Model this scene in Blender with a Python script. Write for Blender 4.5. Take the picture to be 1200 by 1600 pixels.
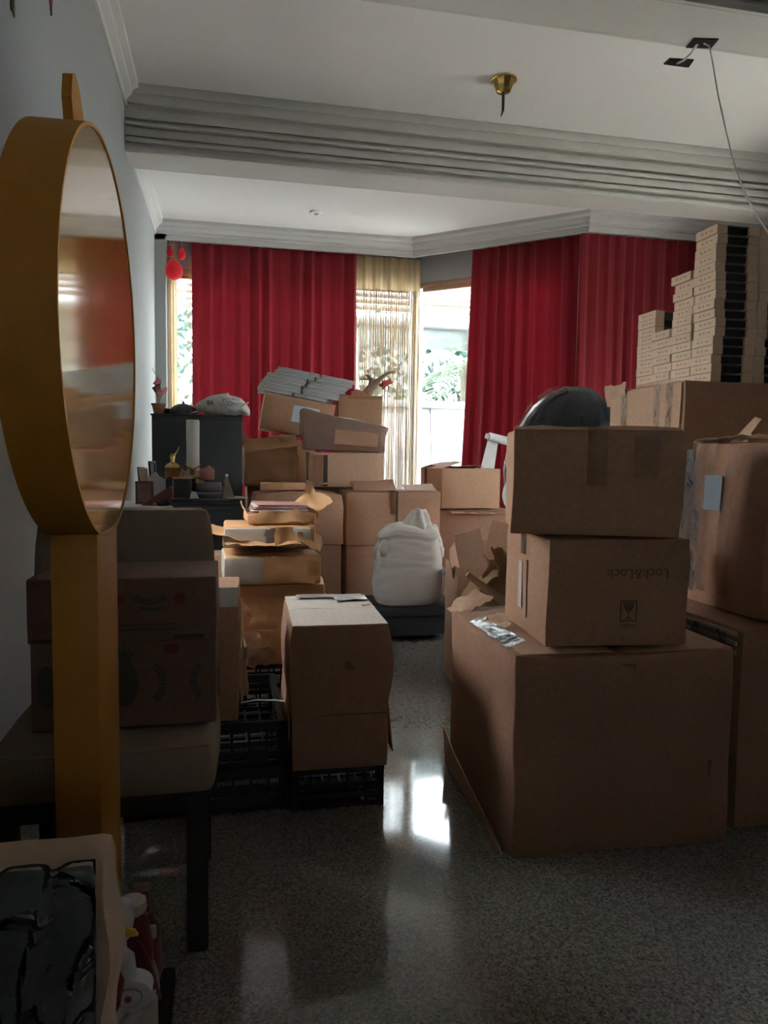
import bpy, bmesh, math, random
from mathutils import Vector, Matrix, Euler, noise

for o in list(bpy.data.objects):
    bpy.data.objects.remove(o)
S = bpy.context.scene
COL = S.collection
R = math.radians
noise.seed_set(5)      # same creases on every run
PI = math.pi

# ------------------------------------------------------------------ camera
F, CX, CY = 1155.0, 600.0, 800.0
CAM = Vector((0, 0, 1.15))
YAW, PITCH, ROLL = R(12.0), R(-4.2), R(0.75)
fw = Vector((math.sin(YAW)*math.cos(PITCH), math.cos(YAW)*math.cos(PITCH), math.sin(PITCH)))
rt0 = Vector((math.cos(YAW), -math.sin(YAW), 0))
up0 = rt0.cross(fw)
rt = rt0*math.cos(ROLL) + up0*math.sin(ROLL)
up = up0*math.cos(ROLL) - rt0*math.sin(ROLL)
cam_d = bpy.data.cameras.new('camera')
cam_d.sensor_fit = 'VERTICAL'
cam_d.sensor_height = 36
cam_d.lens = 36*F/1600
cam_d.clip_start = 0.02
cam = bpy.data.objects.new('camera', cam_d)
COL.objects.link(cam)
m3 = Matrix((rt, up, -fw)).transposed()
cam.matrix_world = Matrix.Translation(CAM) @ m3.to_4x4()
S.camera = cam

def ray(x, y):
    return fw*F + rt*(x-CX) + up*(CY-y)
def onZ(x, y, z):
    d = ray(x, y); return CAM + d*((z-CAM.z)/d.z)
def onY(x, y, Y):
    d = ray(x, y); return CAM + d*((Y-CAM.y)/d.y)
def onX(x, y, X):
    d = ray(x, y); return CAM + d*((X-CAM.x)/d.x)

# ------------------------------------------------------------------ light
W = bpy.data.worlds.new('sky')
S.world = W
W.use_nodes = True
wn = W.node_tree.nodes
wn['Background'].inputs[0].default_value = (0.88, 0.95, 1.0, 1)
wn['Background'].inputs[1].default_value = 2.2
sun_d = bpy.data.lights.new('sun', 'SUN')
sun_d.energy = 3.0
sun_d.angle = R(2)
sun_d.color = (1.0, 0.95, 0.86)
sun = bpy.data.objects.new('sun', sun_d)
COL.objects.link(sun)
sun.rotation_euler = Vector((0.03, 0.30, -0.95)).to_track_quat('-Z', 'Y').to_euler()
S.view_settings.view_transform = 'Standard'
S.view_settings.look = 'None'
S.view_settings.gamma = 1
S.view_settings.use_curve_mapping = False
S.view_settings.exposure = 4.3

# ------------------------------------------------------------------ helpers
MATS = {}
def mat(name, col, rough=0.6, var=0.12, vscale=4.0, bump=0.0, bscale=40.0, metal=0.0, coat=0.0, spec=0.5,
        trans=0.0, sss=0.0, stripes=0.0):
    if name in MATS: return MATS[name]
    m = bpy.data.materials.new(name); m.use_nodes = True
    nt = m.node_tree; N = nt.nodes; L = nt.links
    p = N['Principled BSDF']
    tc = N.new('ShaderNodeTexCoord')
    nz = N.new('ShaderNodeTexNoise'); nz.inputs['Scale'].default_value = vscale
    nz.inputs['Detail'].default_value = 4
    L.new(tc.outputs['Object'], nz.inputs['Vector'])
    mx = N.new('ShaderNodeMix'); mx.data_type = 'RGBA'
    L.new(nz.outputs['Fac'], mx.inputs['Factor'])
    mx.inputs['A'].default_value = tuple(c*(1-var) for c in col)+(1,)
    mx.inputs['B'].default_value = tuple(min(1, c*(1+var)) for c in col)+(1,)
    L.new(mx.outputs['Result'], p.inputs['Base Color'])
    p.inputs['Roughness'].default_value = rough
    p.inputs['Metallic'].default_value = metal
    p.inputs['Coat Weight'].default_value = coat
    p.inputs['Coat Roughness'].default_value = 0.08
    p.inputs['Specular IOR Level'].default_value = spec
    p.inputs['Transmission Weight'].default_value = trans
    if bump:
        b = N.new('ShaderNodeBump'); b.inputs['Strength'].default_value = bump
        b.inputs['Distance'].default_value = 0.01
        n2 = N.new('ShaderNodeTexNoise'); n2.inputs['Scale'].default_value = bscale
        n2.inputs['Detail'].default_value = 3
        L.new(tc.outputs['Object'], n2.inputs['Vector'])
        L.new(n2.outputs['Fac'], b.inputs['Height'])
        L.new(b.outputs['Normal'], p.inputs['Normal'])
    MATS[name] = m
    return m

def card(name, col, dirt=0.25):
    """corrugated board: blotchy tone, faint flute lines"""
    if name in MATS: return MATS[name]
    m = mat(name, col, rough=0.78, var=0.14, vscale=3.0, spec=0.25)
    nt = m.node_tree; N = nt.nodes; L = nt.links
    p = N['Principled BSDF']
    tc = N.new('ShaderNodeTexCoord')
    w = N.new('ShaderNodeTexWave'); w.bands_direction = 'Z'
    w.inputs['Scale'].default_value = 55; w.inputs['Distortion'].default_value = 0.6
    L.new(tc.outputs['Object'], w.inputs['Vector'])
    nz = N.new('ShaderNodeTexNoise'); nz.inputs['Scale'].default_value = 14; nz.inputs['Detail'].default_value = 5
    L.new(tc.outputs['Object'], nz.inputs['Vector'])
    ad = N.new('ShaderNodeMath'); ad.operation = 'MULTIPLY_ADD'
    L.new(w.outputs['Fac'], ad.inputs[0]); ad.inputs[1].default_value = 0.25
    L.new(nz.outputs['Fac'], ad.inputs[2])
    # fibre mottling over the base tone
    n3 = N.new('ShaderNodeTexNoise'); n3.inputs['Scale'].default_value = 70; n3.inputs['Detail'].default_value = 6
    L.new(tc.outputs['Object'], n3.inputs['Vector'])
    rm = N.new('ShaderNodeMapRange'); L.new(n3.outputs['Fac'], rm.inputs[0])
    rm.inputs[1].default_value = .3; rm.inputs[2].default_value = .7; rm.inputs[3].default_value = .88; rm.inputs[4].default_value = 1.07
    base = p.inputs['Base Color'].links[0].from_socket
    ml = N.new('ShaderNodeMix'); ml.data_type = 'RGBA'; ml.blend_type = 'MULTIPLY'; ml.inputs['Factor'].default_value = 1
    L.new(base, ml.inputs['A']); L.new(rm.outputs[0], ml.inputs['B']); L.new(ml.outputs['Result'], p.inputs['Base Color'])
    b = N.new('ShaderNodeBump'); b.inputs['Strength'].default_value = 0.12; b.inputs['Distance'].default_value = 0.01
    L.new(ad.outputs[0], b.inputs['Height'])
    L.new(b.outputs['Normal'], p.inputs['Normal'])
    return m

def film(name, tint=(0.9, 0.93, 0.95), gloss=0.3, rough=0.12, bscale=18, bump=0.6, alpha=0.0, white=(0.8, 0.8, 0.8)):
    """clear plastic: see-through with wrinkled gloss"""
    if name in MATS: return MATS[name]
    m = bpy.data.materials.new(name); m.use_nodes = True
    nt = m.node_tree; N = nt.nodes; L = nt.links
    N.remove(N['Principled BSDF'])
    out = N['Material Output']
    t = N.new('ShaderNodeBsdfTransparent'); t.inputs[0].default_value = tint+(1,)
    g = N.new('ShaderNodeBsdfGlossy'); g.inputs['Roughness'].default_value = rough
    d = N.new('ShaderNodeBsdfDiffuse'); d.inputs[0].default_value = white+(1,)
    mx0 = N.new('ShaderNodeMixShader'); mx0.inputs[0].default_value = alpha
    L.new(t.outputs[0], mx0.inputs[1]); L.new(d.outputs[0], mx0.inputs[2])
    lw = N.new('ShaderNodeLayerWeight'); lw.inputs[0].default_value = gloss
    mx = N.new('ShaderNodeMixShader')
    L.new(lw.outputs['Fresnel'], mx.inputs[0])
    L.new(mx0.outputs[0], mx.inputs[1]); L.new(g.outputs[0], mx.inputs[2])
    if bump:
        tc = N.new('ShaderNodeTexCoord')
        nz = N.new('ShaderNodeTexNoise'); nz.inputs['Scale'].default_value = bscale; nz.inputs['Detail'].default_value = 3
        nz.inputs['Distortion'].default_value = 1.2
        L.new(tc.outputs['Object'], nz.inputs['Vector'])
        b = N.new('ShaderNodeBump'); b.inputs['Strength'].default_value = bump; b.inputs['Distance'].default_value = 0.03
        L.new(nz.outputs['Fac'], b.inputs['Height'])
        L.new(b.outputs['Normal'], g.inputs['Normal']); L.new(b.outputs['Normal'], lw.inputs['Normal'])
    L.new(mx.outputs[0], out.inputs[0])
    MATS[name] = m
    return m

def cloth(name, col, transl=0.35, var=0.1):
    """fabric that lets some light through"""
    if name in MATS: return MATS[name]
    m = bpy.data.materials.new(name); m.use_nodes = True
    nt = m.node_tree; N = nt.nodes; L = nt.links
    p = N['Principled BSDF']; out = N['Material Output']
    p.inputs['Roughness'].default_value = 0.85
    p.inputs['Sheen Weight'].default_value = 0.4
    p.inputs['Specular IOR Level'].default_value = 0.2
    tc = N.new('ShaderNodeTexCoord')
    nz = N.new('ShaderNodeTexNoise'); nz.inputs['Scale'].default_value = 6; nz.inputs['Detail'].default_value = 6
    L.new(tc.outputs['Object'], nz.inputs['Vector'])
    mx = N.new('ShaderNodeMix'); mx.data_type = 'RGBA'
    L.new(nz.outputs['Fac'], mx.inputs['Factor'])
    mx.inputs['A'].default_value = tuple(c*(1-var) for c in col)+(1,)
    mx.inputs['B'].default_value = tuple(min(1, c*(1+var)) for c in col)+(1,)
    L.new(mx.outputs['Result'], p.inputs['Base Color'])
    t = N.new('ShaderNodeBsdfTranslucent')
    L.new(mx.outputs['Result'], t.inputs[0])
    ms = N.new('ShaderNodeMixShader'); ms.inputs[0].default_value = transl
    L.new(p.outputs[0], ms.inputs[1]); L.new(t.outputs[0], ms.inputs[2])
    L.new(ms.outputs[0], out.inputs[0])
    MATS[name] = m
    return m

def link(name, data, parent=None, loc=(0, 0, 0), rot=(0, 0, 0)):
    o = bpy.data.objects.new(name, data); COL.objects.link(o)
    o.location = loc; o.rotation_euler = rot
    if parent: o.parent = parent
    return o

def ob(name, bm, m, parent=None, loc=(0, 0, 0), rot=(0, 0, 0), smooth=True, ang=38):
    me = bpy.data.meshes.new(name)
    bmesh.ops.recalc_face_normals(bm, faces=bm.faces)
    bm.to_mesh(me); bm.free()
    if smooth:
        for p in me.polygons: p.use_smooth = True
        me.set_sharp_from_angle(angle=R(ang))
    me.materials.append(m)
    return link(name, me, parent, loc, rot)

def tag(o, label, cat, group=None, kind=None):
    if label: o['label'] = label
    if cat: o['category'] = cat
    if group: o['group'] = group
    if kind: o['kind'] = kind
    return o

def thing(name, label, cat, loc=(0, 0, 0), rot=(0, 0, 0), group=None):
    o = link(name, None, None, loc, rot)
    o.empty_display_size = 0.05
    return tag(o, label, cat, group)

def struct(name, bm, m, parent=None, **k):
    o = ob(name, bm, m, parent, **k)
    if not parent: o['kind'] = 'structure'
    return o

def copy_tree(o, parent=None):
    c = o.copy(); COL.objects.link(c); c.parent = parent
    for ch in o.children: copy_tree(ch, c)
    return c

def addbox(bm, x0, x1, y0, y1, z0, z1, M=None):
    vs = [bm.verts.new((x, y, z)) for z in (z0, z1) for y in (y0, y1) for x in (x0, x1)]
    for f in ((0, 2, 3, 1), (4, 5, 7, 6), (0, 1, 5, 4), (2, 6, 7, 3), (0, 4, 6, 2), (1, 3, 7, 5)):
        bm.faces.new([vs[i] for i in f])
    if M is not None:
        for v in vs: v.co = M @ v.co
    return vs

def boxbm(x0, x1, y0, y1, z0, z1, bev=0.0, seg=2):
    bm = bmesh.new(); addbox(bm, x0, x1, y0, y1, z0, z1)
    if bev:
        bmesh.ops.bevel(bm, geom=bm.edges[:], offset=bev, segments=seg, affect='EDGES', profile=0.5)
    return bm

def softbox(dx, dy, dz, cuts=4, bev=0.006, bulge=0.0, jit=0.0, seed=0, jf=5.0, fn=None, tb=0.0):
    bm = boxbm(-dx/2, dx/2, -dy/2, dy/2, 0, dz, bev)
    if cuts:
        es = [e for e in bm.edges if e.calc_length() > max(bev*3, 0.02)]
        bmesh.ops.subdivide_edges(bm, edges=es, cuts=cuts, use_grid_fill=True)
    off = Vector((seed*3.7, seed*1.3, seed*2.1))
    for v in bm.verts:
        u, w, t = 2*v.co.x/dx, 2*v.co.y/dy, 2*v.co.z/dz-1
        c = v.co.copy()
        if bulge:
            v.co.x += math.copysign(1, u)*bulge*max(0, 1-w*w)*max(0, 1-t*t)*(abs(u) > 0.9)
            v.co.y += math.copysign(1, w)*bulge*max(0, 1-u*u)*max(0, 1-t*t)*(abs(w) > 0.9)
            if t > 0.9: v.co.z += tb*max(0, 1-u*u)*max(0, 1-w*w)
        if jit:
            n = noise.noise_vector(c*jf+off)*jit
            if abs(t) > 0.9: n.z = -abs(n.z)*(t > 0)
            v.co += n
        if fn: v.co = fn(v.co, u, w, t)
    return bm

def tubebm(pts, rad, sides=6, bm=None, cap=True):
    bm = bm or bmesh.new()
    pts = [Vector(p) for p in pts]
    rings = []
    n = len(pts)
    prev = None
    for i, p in enumerate(pts):
        t = (pts[min(i+1, n-1)]-pts[max(i-1, 0)]).normalized()
        a = prev if prev is not None else (Vector((0, 0, 1)) if abs(t.z) < 0.9 else Vector((1, 0, 0)))
        s = (a-t*a.dot(t)).normalized(); prev = s
        b = t.cross(s)
        r = rad[i] if isinstance(rad, (list, tuple)) else rad
        rings.append([bm.verts.new(p+(s*math.cos(2*PI*k/sides)+b*math.sin(2*PI*k/sides))*r) for k in range(sides)])
    for i in range(n-1):
        for k in range(sides):
            bm.faces.new((rings[i][k], rings[i][(k+1) % sides], rings[i+1][(k+1) % sides], rings[i+1][k]))
    if cap:
        bm.faces.new(rings[0][::-1]); bm.faces.new(rings[-1])
    return bm

def lathebm(prof, seg=24, fn=None, bm=None, cap=True):
    """prof: (radius, z) from the bottom up"""
    bm = bm or bmesh.new()
    rings = []
    for r, z in prof:
        ring = []
        for k in range(seg):
            a = 2*PI*k/seg
            c = Vector((r*math.cos(a), r*math.sin(a), z))
            if fn: c = fn(c, a, z)
            ring.append(bm.verts.new(c))
        rings.append(ring)
    for i in range(len(rings)-1):
        for k in range(seg):
            bm.faces.new((rings[i][k], rings[i][(k+1) % seg], rings[i+1][(k+1) % seg], rings[i+1][k]))
    if cap:
        bm.faces.new(rings[0][::-1]); bm.faces.new(rings[-1])
    return bm

def prismbm(poly, t, axis='y'):
    """poly of (a,b) extruded by t; axis y: (a,0..t,b)   z: (a,b,0..t)   x: (0..t,a,b)"""
    bm = bmesh.new()
    def P(a, b, c):
        return {'y': (a, c, b), 'z': (a, b, c), 'x': (c, a, b)}[axis]
    f = [bm.verts.new(P(a, b, 0)) for a, b in poly]
    k = [bm.verts.new(P(a, b, t)) for a, b in poly]
    bm.faces.new(f); bm.faces.new(k[::-1])
    n = len(poly)
    for i in range(n):
        bm.faces.new((f[i], k[i], k[(i+1) % n], f[(i+1) % n]))
    return bm

def sheetbm(w, d, nx, ny, fn, thick=0.0012):
    """sheet in XY (0..w, 0..d), fn(u,v,co)->co, given a thickness"""
    bm = bmesh.new()
    g = [[bm.verts.new(fn(i/nx, j/ny, Vector((w*i/nx, d*j/ny, 0)))) for i in range(nx+1)] for j in range(ny+1)]
    for j in range(ny):
        for i in range(nx):
            bm.faces.new((g[j][i], g[j][i+1], g[j+1][i+1], g[j+1][i]))
    bm.normal_update()
    if thick:
        bmesh.ops.solidify(bm, geom=bm.faces[:], thickness=thick)
    return bm

def crumple(w, d, amp, seed, n=10, f=9.0, torn=0.0, curl=0.0, thick=0.001):
    off = Vector((seed*5.1, seed*2.7, seed*1.9))
    def fn(u, v, c):
        q = noise.noise_vector(Vector((c.x*f, c.y*f, 0))+off)
        q2 = noise.noise_vector(Vector((c.x*f*2.7, c.y*f*2.7, 3))+off)
        z = amp*(q.z+0.45*q2.z)
        e = 0
        if torn:
            k = min(u, 1-u, v, 1-v)
            if k < 0.01: e = torn
        return Vector((c.x-w/2+q.x*amp*0.5+q2.x*e, c.y-d/2+q.y*amp*0.5+q2.y*e, z+curl*((2*u-1)**2+(2*v-1)**2)))
    return sheetbm(w, d, n, n, fn, thick)

def text(name, body, size, m, parent, loc, rot, ext=0.0004, align='CENTER'):
    cu = bpy.data.curves.new(name+'_curve', 'FONT')
    cu.body = body; cu.size = size; cu.extrude = ext; cu.align_x = align; cu.align_y = 'CENTER'
    t = bpy.data.objects.new(name+'_tmp', cu); COL.objects.link(t)
    dg = bpy.context.evaluated_depsgraph_get()
    me = bpy.data.meshes.new_from_object(t.evaluated_get(dg))
    bpy.data.objects.remove(t)
    me.materials.clear(); me.materials.append(m)
    return link(name, me, parent, loc, rot)

# ------------------------------------------------------------------ materials
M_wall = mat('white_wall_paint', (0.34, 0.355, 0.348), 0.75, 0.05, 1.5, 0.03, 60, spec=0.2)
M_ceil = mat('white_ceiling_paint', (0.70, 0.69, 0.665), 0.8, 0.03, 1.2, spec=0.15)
M_trim = mat('white_plaster_moulding', (0.54, 0.54, 0.52), 0.7, 0.05, 3, spec=0.2)
M_beam = mat('grey_plaster_beam', (0.54, 0.535, 0.495), 0.75, 0.06, 3, spec=0.2)
M_wood = mat('brown_window_frame', (0.40, 0.24, 0.15), 0.5, 0.15, 6)
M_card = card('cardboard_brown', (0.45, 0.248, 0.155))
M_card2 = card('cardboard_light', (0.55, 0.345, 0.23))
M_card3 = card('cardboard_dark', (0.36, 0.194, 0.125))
M_card4 = card('cardboard_tan', (0.48, 0.272, 0.165))
M_kraft = mat('kraft_paper', (0.66, 0.37, 0.205), 0.7, 0.15, 5, 0.25, 16, spec=0.3)
M_kraft2 = mat('kraft_paper_orange', (0.58, 0.31, 0.145), 0.62, 0.16, 5, 0.25, 14, spec=0.35)
M_paper = mat('white_paper', (0.66, 0.66, 0.64), 0.75, 0.05, 6)
M_greyp = mat('greyish_board', (0.50, 0.43, 0.36), 0.8, 0.08, 6)
M_tape = film('clear_tape', (0.95, 0.92, 0.88), 0.14, 0.2, 22, 0.10, 0.04, (0.6, 0.5, 0.4))
M_film = film('clear_plastic_film', (0.90, 0.91, 0.92), 0.14, 0.16, 9, 0.35, 0.04)
M_film_w = film('milky_plastic_film', (0.9, 0.88, 0.86), 0.14, 0.22, 10, 0.5, 0.13, (0.72, 0.66, 0.60))
M_glass = film('window_glass', (0.78, 0.80, 0.80), 0.12, 0.02, 5, 0.0)
M_glass2 = film('clear_side_glass', (0.97, 0.98, 0.98), 0.10, 0.02, 5, 0.0)
M_black = mat('black_plastic', (0.012, 0.013, 0.014), 0.42, 0.2, 8)
M_blackm = mat('black_painted_wood', (0.022, 0.026, 0.028), 0.5, 0.2, 6, 0.05, 60)
M_ink = mat('dark_print', (0.085, 0.055, 0.042), 0.8, 0.1)
M_ink2 = mat('faded_print', (0.16, 0.092, 0.062), 0.8, 0.1)
M_redink = mat('red_print', (0.15, 0.035, 0.028), 0.8, 0.1)
M_bbag = mat('black_bin_bag', (0.012, 0.014, 0.017), 0.24, 0.2, 6, 0.35, 22)
M_sack = cloth('woven_white_sack', (0.58, 0.51, 0.45), 0.10, 0.08)
M_red = cloth('red_curtain', (0.20, 0.005, 0.013), 0.05, 0.16)
M_beige = cloth('beige_sheer', (0.60, 0.46, 0.28), 0.45, 0.06)
M_gold = mat('matte_gold_paint', (0.50, 0.20, 0.010), 0.55, 0.08, 4, 0.08, 90)
M_goldf = mat('glossy_gold_laminate', (0.50, 0.25, 0.025), 0.055, 0.05, 2, coat=1.0, spec=0.9)
M_brass = mat('polished_brass', (0.60, 0.42, 0.14), 0.22, 0.15, 12, metal=1.0)
M_chair = mat('beige_upholstery', (0.28, 0.215, 0.155), 0.9, 0.12, 5, 0.2, 160, spec=0.15)
M_dwood = mat('dark_stained_wood', (0.012, 0.009, 0.008), 0.6, 0.2, 6)
M_white = mat('white_enamel', (0.80, 0.80, 0.78), 0.35, 0.03)
M_cand = mat('white_wax', (0.66, 0.66, 0.63), 0.5, 0.04, 5)
M_pink = mat('pink_card', (0.48, 0.22, 0.19), 0.6, 0.12)
M_dred = mat('dark_red_satin', (0.10, 0.008, 0.010), 0.35, 0.3, 10, 0.3, 25)
M_redv = mat('red_felt', (0.20, 0.012, 0.02), 0.85, 0.15, 20)
M_felt = mat('white_felt', (0.50, 0.46, 0.46), 0.9, 0.08, 30, 0.2, 90)
M_yel = mat('yellow_felt', (0.55, 0.32, 0.03), 0.8, 0.1)
M_wire = mat('white_cable', (0.62, 0.62, 0.58), 0.5, 0.05)
M_brnp = mat('brown_paper_dark', (0.26, 0.15, 0.075), 0.75, 0.2, 6, 0.3, 18)
M_cotton = mat('white_cotton', (0.58, 0.56, 0.52), 0.9, 0.08, 9, 0.2, 70)
M_balloon = cloth('red_balloon_rubber', (0.75, 0.035, 0.05), 0.45, 0.05)

# ================================================================== ROOM
XL = -0.64                 # left wall face
XR = 5.0                  # right wall face
YF = -2.6                  # rear
ZB = 3.10                  # beam underside and cornice foot
ZM = 3.52                  # ceiling between the beams
ZF = 3.26                  # ceiling of the window bay
P0, P1, P2, P3 = Vector((XL, 7.14)), Vector((1.77, 7.14)), Vector((3.03, 5.98)), Vector((XR, 5.98))
dg = (P2-P1).normalized(); dn = Vector((-dg.y, dg.x))      # outward normal of the diagonal
if dn.x < 0: dn = -dn
WT = 0.20
def isect(p, d, q, e):
    den = d.x*e.y-d.y*e.x
    t = ((q.x-p.x)*e.y-(q.y-p.y)*e.x)/den
    return p+d*t
ex = Vector((1, 0))
Q0 = Vector((XL, 7.14+WT))
Q1 = isect(Q0, ex, P1+dn*WT, dg)
Q2 = isect(P1+dn*WT, dg, Vector((0, 5.98+WT)), ex)
Q3 = Vector((XR, 5.98+WT))
WZ0, WZ1 = 0.28, 2.90

# floor: speckled terrazzo, polished
def terrazzo():
    m = bpy.data.materials.new('polished_terrazzo'); m.use_nodes = True
    N = m.node_tree.nodes; L = m.node_tree.links; p = N['Principled BSDF']
    tc = N.new('ShaderNodeTexCoord')
    v = N.new('ShaderNodeTexVoronoi'); v.inputs['Scale'].default_value = 190
    L.new(tc.outputs['Object'], v.inputs['Vector'])
    cr = N.new('ShaderNodeValToRGB'); cr.color_ramp.interpolation = 'CONSTANT'
    els = cr.color_ramp.elements
    els[0].position = 0; els[0].color = (0.20, 0.185, 0.16, 1)
    els[1].position = 0.38; els[1].color = (0.30, 0.28, 0.25, 1)
    for ps, c in ((0.6, (0.17, 0.155, 0.135, 1)), (0.75, (0.34, 0.32, 0.285, 1)), (0.93, (0.10, 0.09, 0.08, 1))):
        e = els.new(ps); e.color = c
    sp = N.new('ShaderNodeSeparateColor'); L.new(v.outputs['Color'], sp.inputs[0])
    L.new(sp.outputs[0], cr.inputs[0])
    nz = N.new('ShaderNodeTexNoise'); nz.inputs['Scale'].default_value = 1.6; nz.inputs['Detail'].default_value = 5
    L.new(tc.outputs['Object'], nz.inputs['Vector'])
    mx = N.new('ShaderNodeMix'); mx.data_type = 'RGBA'; mx.blend_type = 'MULTIPLY'; mx.inputs['Factor'].default_value = 0.35
    L.new(cr.outputs[0], mx.inputs['A']); L.new(nz.outputs['Color'], mx.inputs['B'])
    L.new(mx.outputs['Result'], p.inputs['Base Color'])
    rr = N.new('ShaderNodeMapRange'); L.new(nz.outputs['Fac'], rr.inputs[0])
    rr.inputs[3].default_value = 0.03; rr.inputs[4].default_value = 0.11
    L.new(rr.outputs[0], p.inputs['Roughness'])
    p.inputs['Specular IOR Level'].default_value = 0.65
    b = N.new('ShaderNodeBump'); b.inputs['Strength'].default_value = 0.02; b.inputs['Distance'].default_value = 0.01
    n2 = N.new('ShaderNodeTexNoise'); n2.inputs['Scale'].default_value = 7
    L.new(tc.outputs['Object'], n2.inputs['Vector']); L.new(n2.outputs['Fac'], b.inputs['Height'])
    L.new(b.outputs['Normal'], p.inputs['Normal'])
    return m
M_floor = terrazzo()
poly = [(XL-.2, YF-.2), (XR+.2, YF-.2), (XR+.2, Q3.y+.05), (Q2.x+.05, Q2.y+.05), (Q1.x+.05, Q1.y+.05), (XL-.2, Q0.y+.05)]
struct('floor', prismbm(poly, -0.15, 'z'), M_floor, smooth=False)
polyc = [(XL-.2, 5.30), (XR+.2, 5.30), (XR+.2, Q3.y+.2), (Q2.x+.12, Q2.y+.2), (Q1.x+.1, Q1.y+.2), (XL-.2, Q0.y+.2)]
o = struct('ceiling', prismbm(polyc, 0.5, 'z'), M_ceil, smooth=False); o.location.z = ZF
struct('ceiling', boxbm(XL-.2, XR+.2, YF-.2, 5.30, ZM, ZM+.24), M_ceil, smooth=False)
DY0, DY1, DZ0, DZ = 2.66, 3.18, 1.15, 1.80
bm = bmesh.new()
addbox(bm, XL-.2, XL, YF-.2, DY0, 0, ZM); addbox(bm, XL-.2, XL, DY1, Q0.y+.2, 0, ZM); addbox(bm, XL-.2, XL, DY0, DY1, DZ, ZM); addbox(bm, XL-.2, XL, DY0, DY1, 0, DZ0)
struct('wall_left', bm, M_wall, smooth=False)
bm = bmesh.new()
addbox(bm, XL-.2, .3, YF-.2, YF, 0, ZM); addbox(bm, .72, XR+.2, YF-.2, YF, 0, ZM)
addbox(bm, .3, .72, YF-.2, YF, 0, 1.4); addbox(bm, .3, .72, YF-.2, YF, 1.78, ZM)
addbox(bm, .3, .72, YF-.2, YF, 1.3, 1.64)  # small unseen opening remains above, added for fill light from behind
struct('wall_rear', bm, M_wall, smooth=False)
# pilaster in the far left corner
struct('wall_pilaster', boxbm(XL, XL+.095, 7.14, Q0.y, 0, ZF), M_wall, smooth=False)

# beams ------------------------------------------------------------
def beam(name, y0, y1):
    bm = bmesh.new(); addbox(bm, XL, XR, y0, y1, ZB, ZM)
    o = struct(name, bm, M_beam, smooth=False)
    # stepped horizontal mouldings on the face towards the camera and on the far face
    k = 0
    for yy, s in ((y0, -1), (y1, 1)):
        for z0, z1, t in ((0.0, .035, .022), (.06, .085, .03), (.10, .15, .018), (.165, .185, .034), (.21, .27, .02), (.30, .36, .032), (.36, .42, .045)):
            b2 = boxbm(XL+.002, XR-.002, min(yy, yy+s*t), max(yy, yy+s*t), ZB+z0, min(ZB+z1, ZM-.001), .004)
            ob('moulding_strip', b2, M_beam, o)
    return o
beam('trim_1', 5.18, 5.44)
beam('trim_2', 2.98, 3.25)

# cornice sweep ----------------------------------------------------
def sweep(path, prof, closed=False):
    """path: 2D points walked with the room on the RIGHT; prof: (inward offset, z)"""
    bm = bmesh.new(); n = len(path); rings = []
    for i, p in enumerate(path):
        d0 = (path[i]-path[i-1]).normalized() if i else (path[1]-path[0]).normalized()
        d1 = (path[i+1]-path[i]).normalized() if i < n-1 else d0
        n0 = Vector((d0.y, -d0.x)); n1 = Vector((d1.y, -d1.x))
        b = (n0+n1).normalized(); k = 1/max(0.3, b.dot(n0))
        rings.append([bm.verts.new((p.x+b.x*k*a, p.y+b.y*k*a, z)) for a, z in prof])
    m = len(prof)
    for i in range(n-1):
        for j in range(m):
            bm.faces.new((rings[i][j], rings[i][(j+1) % m], rings[i+1][(j+1) % m], rings[i+1][j]))
    bm.faces.new(rings[0]); bm.faces.new(rings[-1][::-1])
    return bm
prof = [(-.10, ZB+.02), (0, ZB), (.0, ZB+.05), (.02, ZB+.055), (.02, ZB+.075), (.045, ZB+.10), (.05, ZB+.115), (.085, ZB+.13), (.09, ZF+.01), (-.10, ZF+.01)]
struct('trim_3', sweep([P0, P1, P2, P3], prof), M_trim, smooth=False)
# cornices where the left wall meets the ceilings
pl = [(0, ZM-.14), (.015, ZM-.14), (.02, ZM-.10), (.05, ZM-.07), (.055, ZM-.05), (.09, ZM-.03), (.09, ZM+.01), (0, ZM+.01)]
struct('trim_4', sweep([Vector((XL, 3.25)), Vector((XL, 5.18))], pl), M_trim, smooth=False)
pl2 = [(0, ZF-.12), (.015, ZF-.12), (.02, ZF-.08), (.05, ZF-.05), (.08, ZF-.03), (.08, ZF+.01), (0, ZF+.01)]
struct('trim_5', sweep([Vector((XL, 5.44)), Vector((XL, 7.14))], pl2), M_trim, smooth=False)

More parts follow.
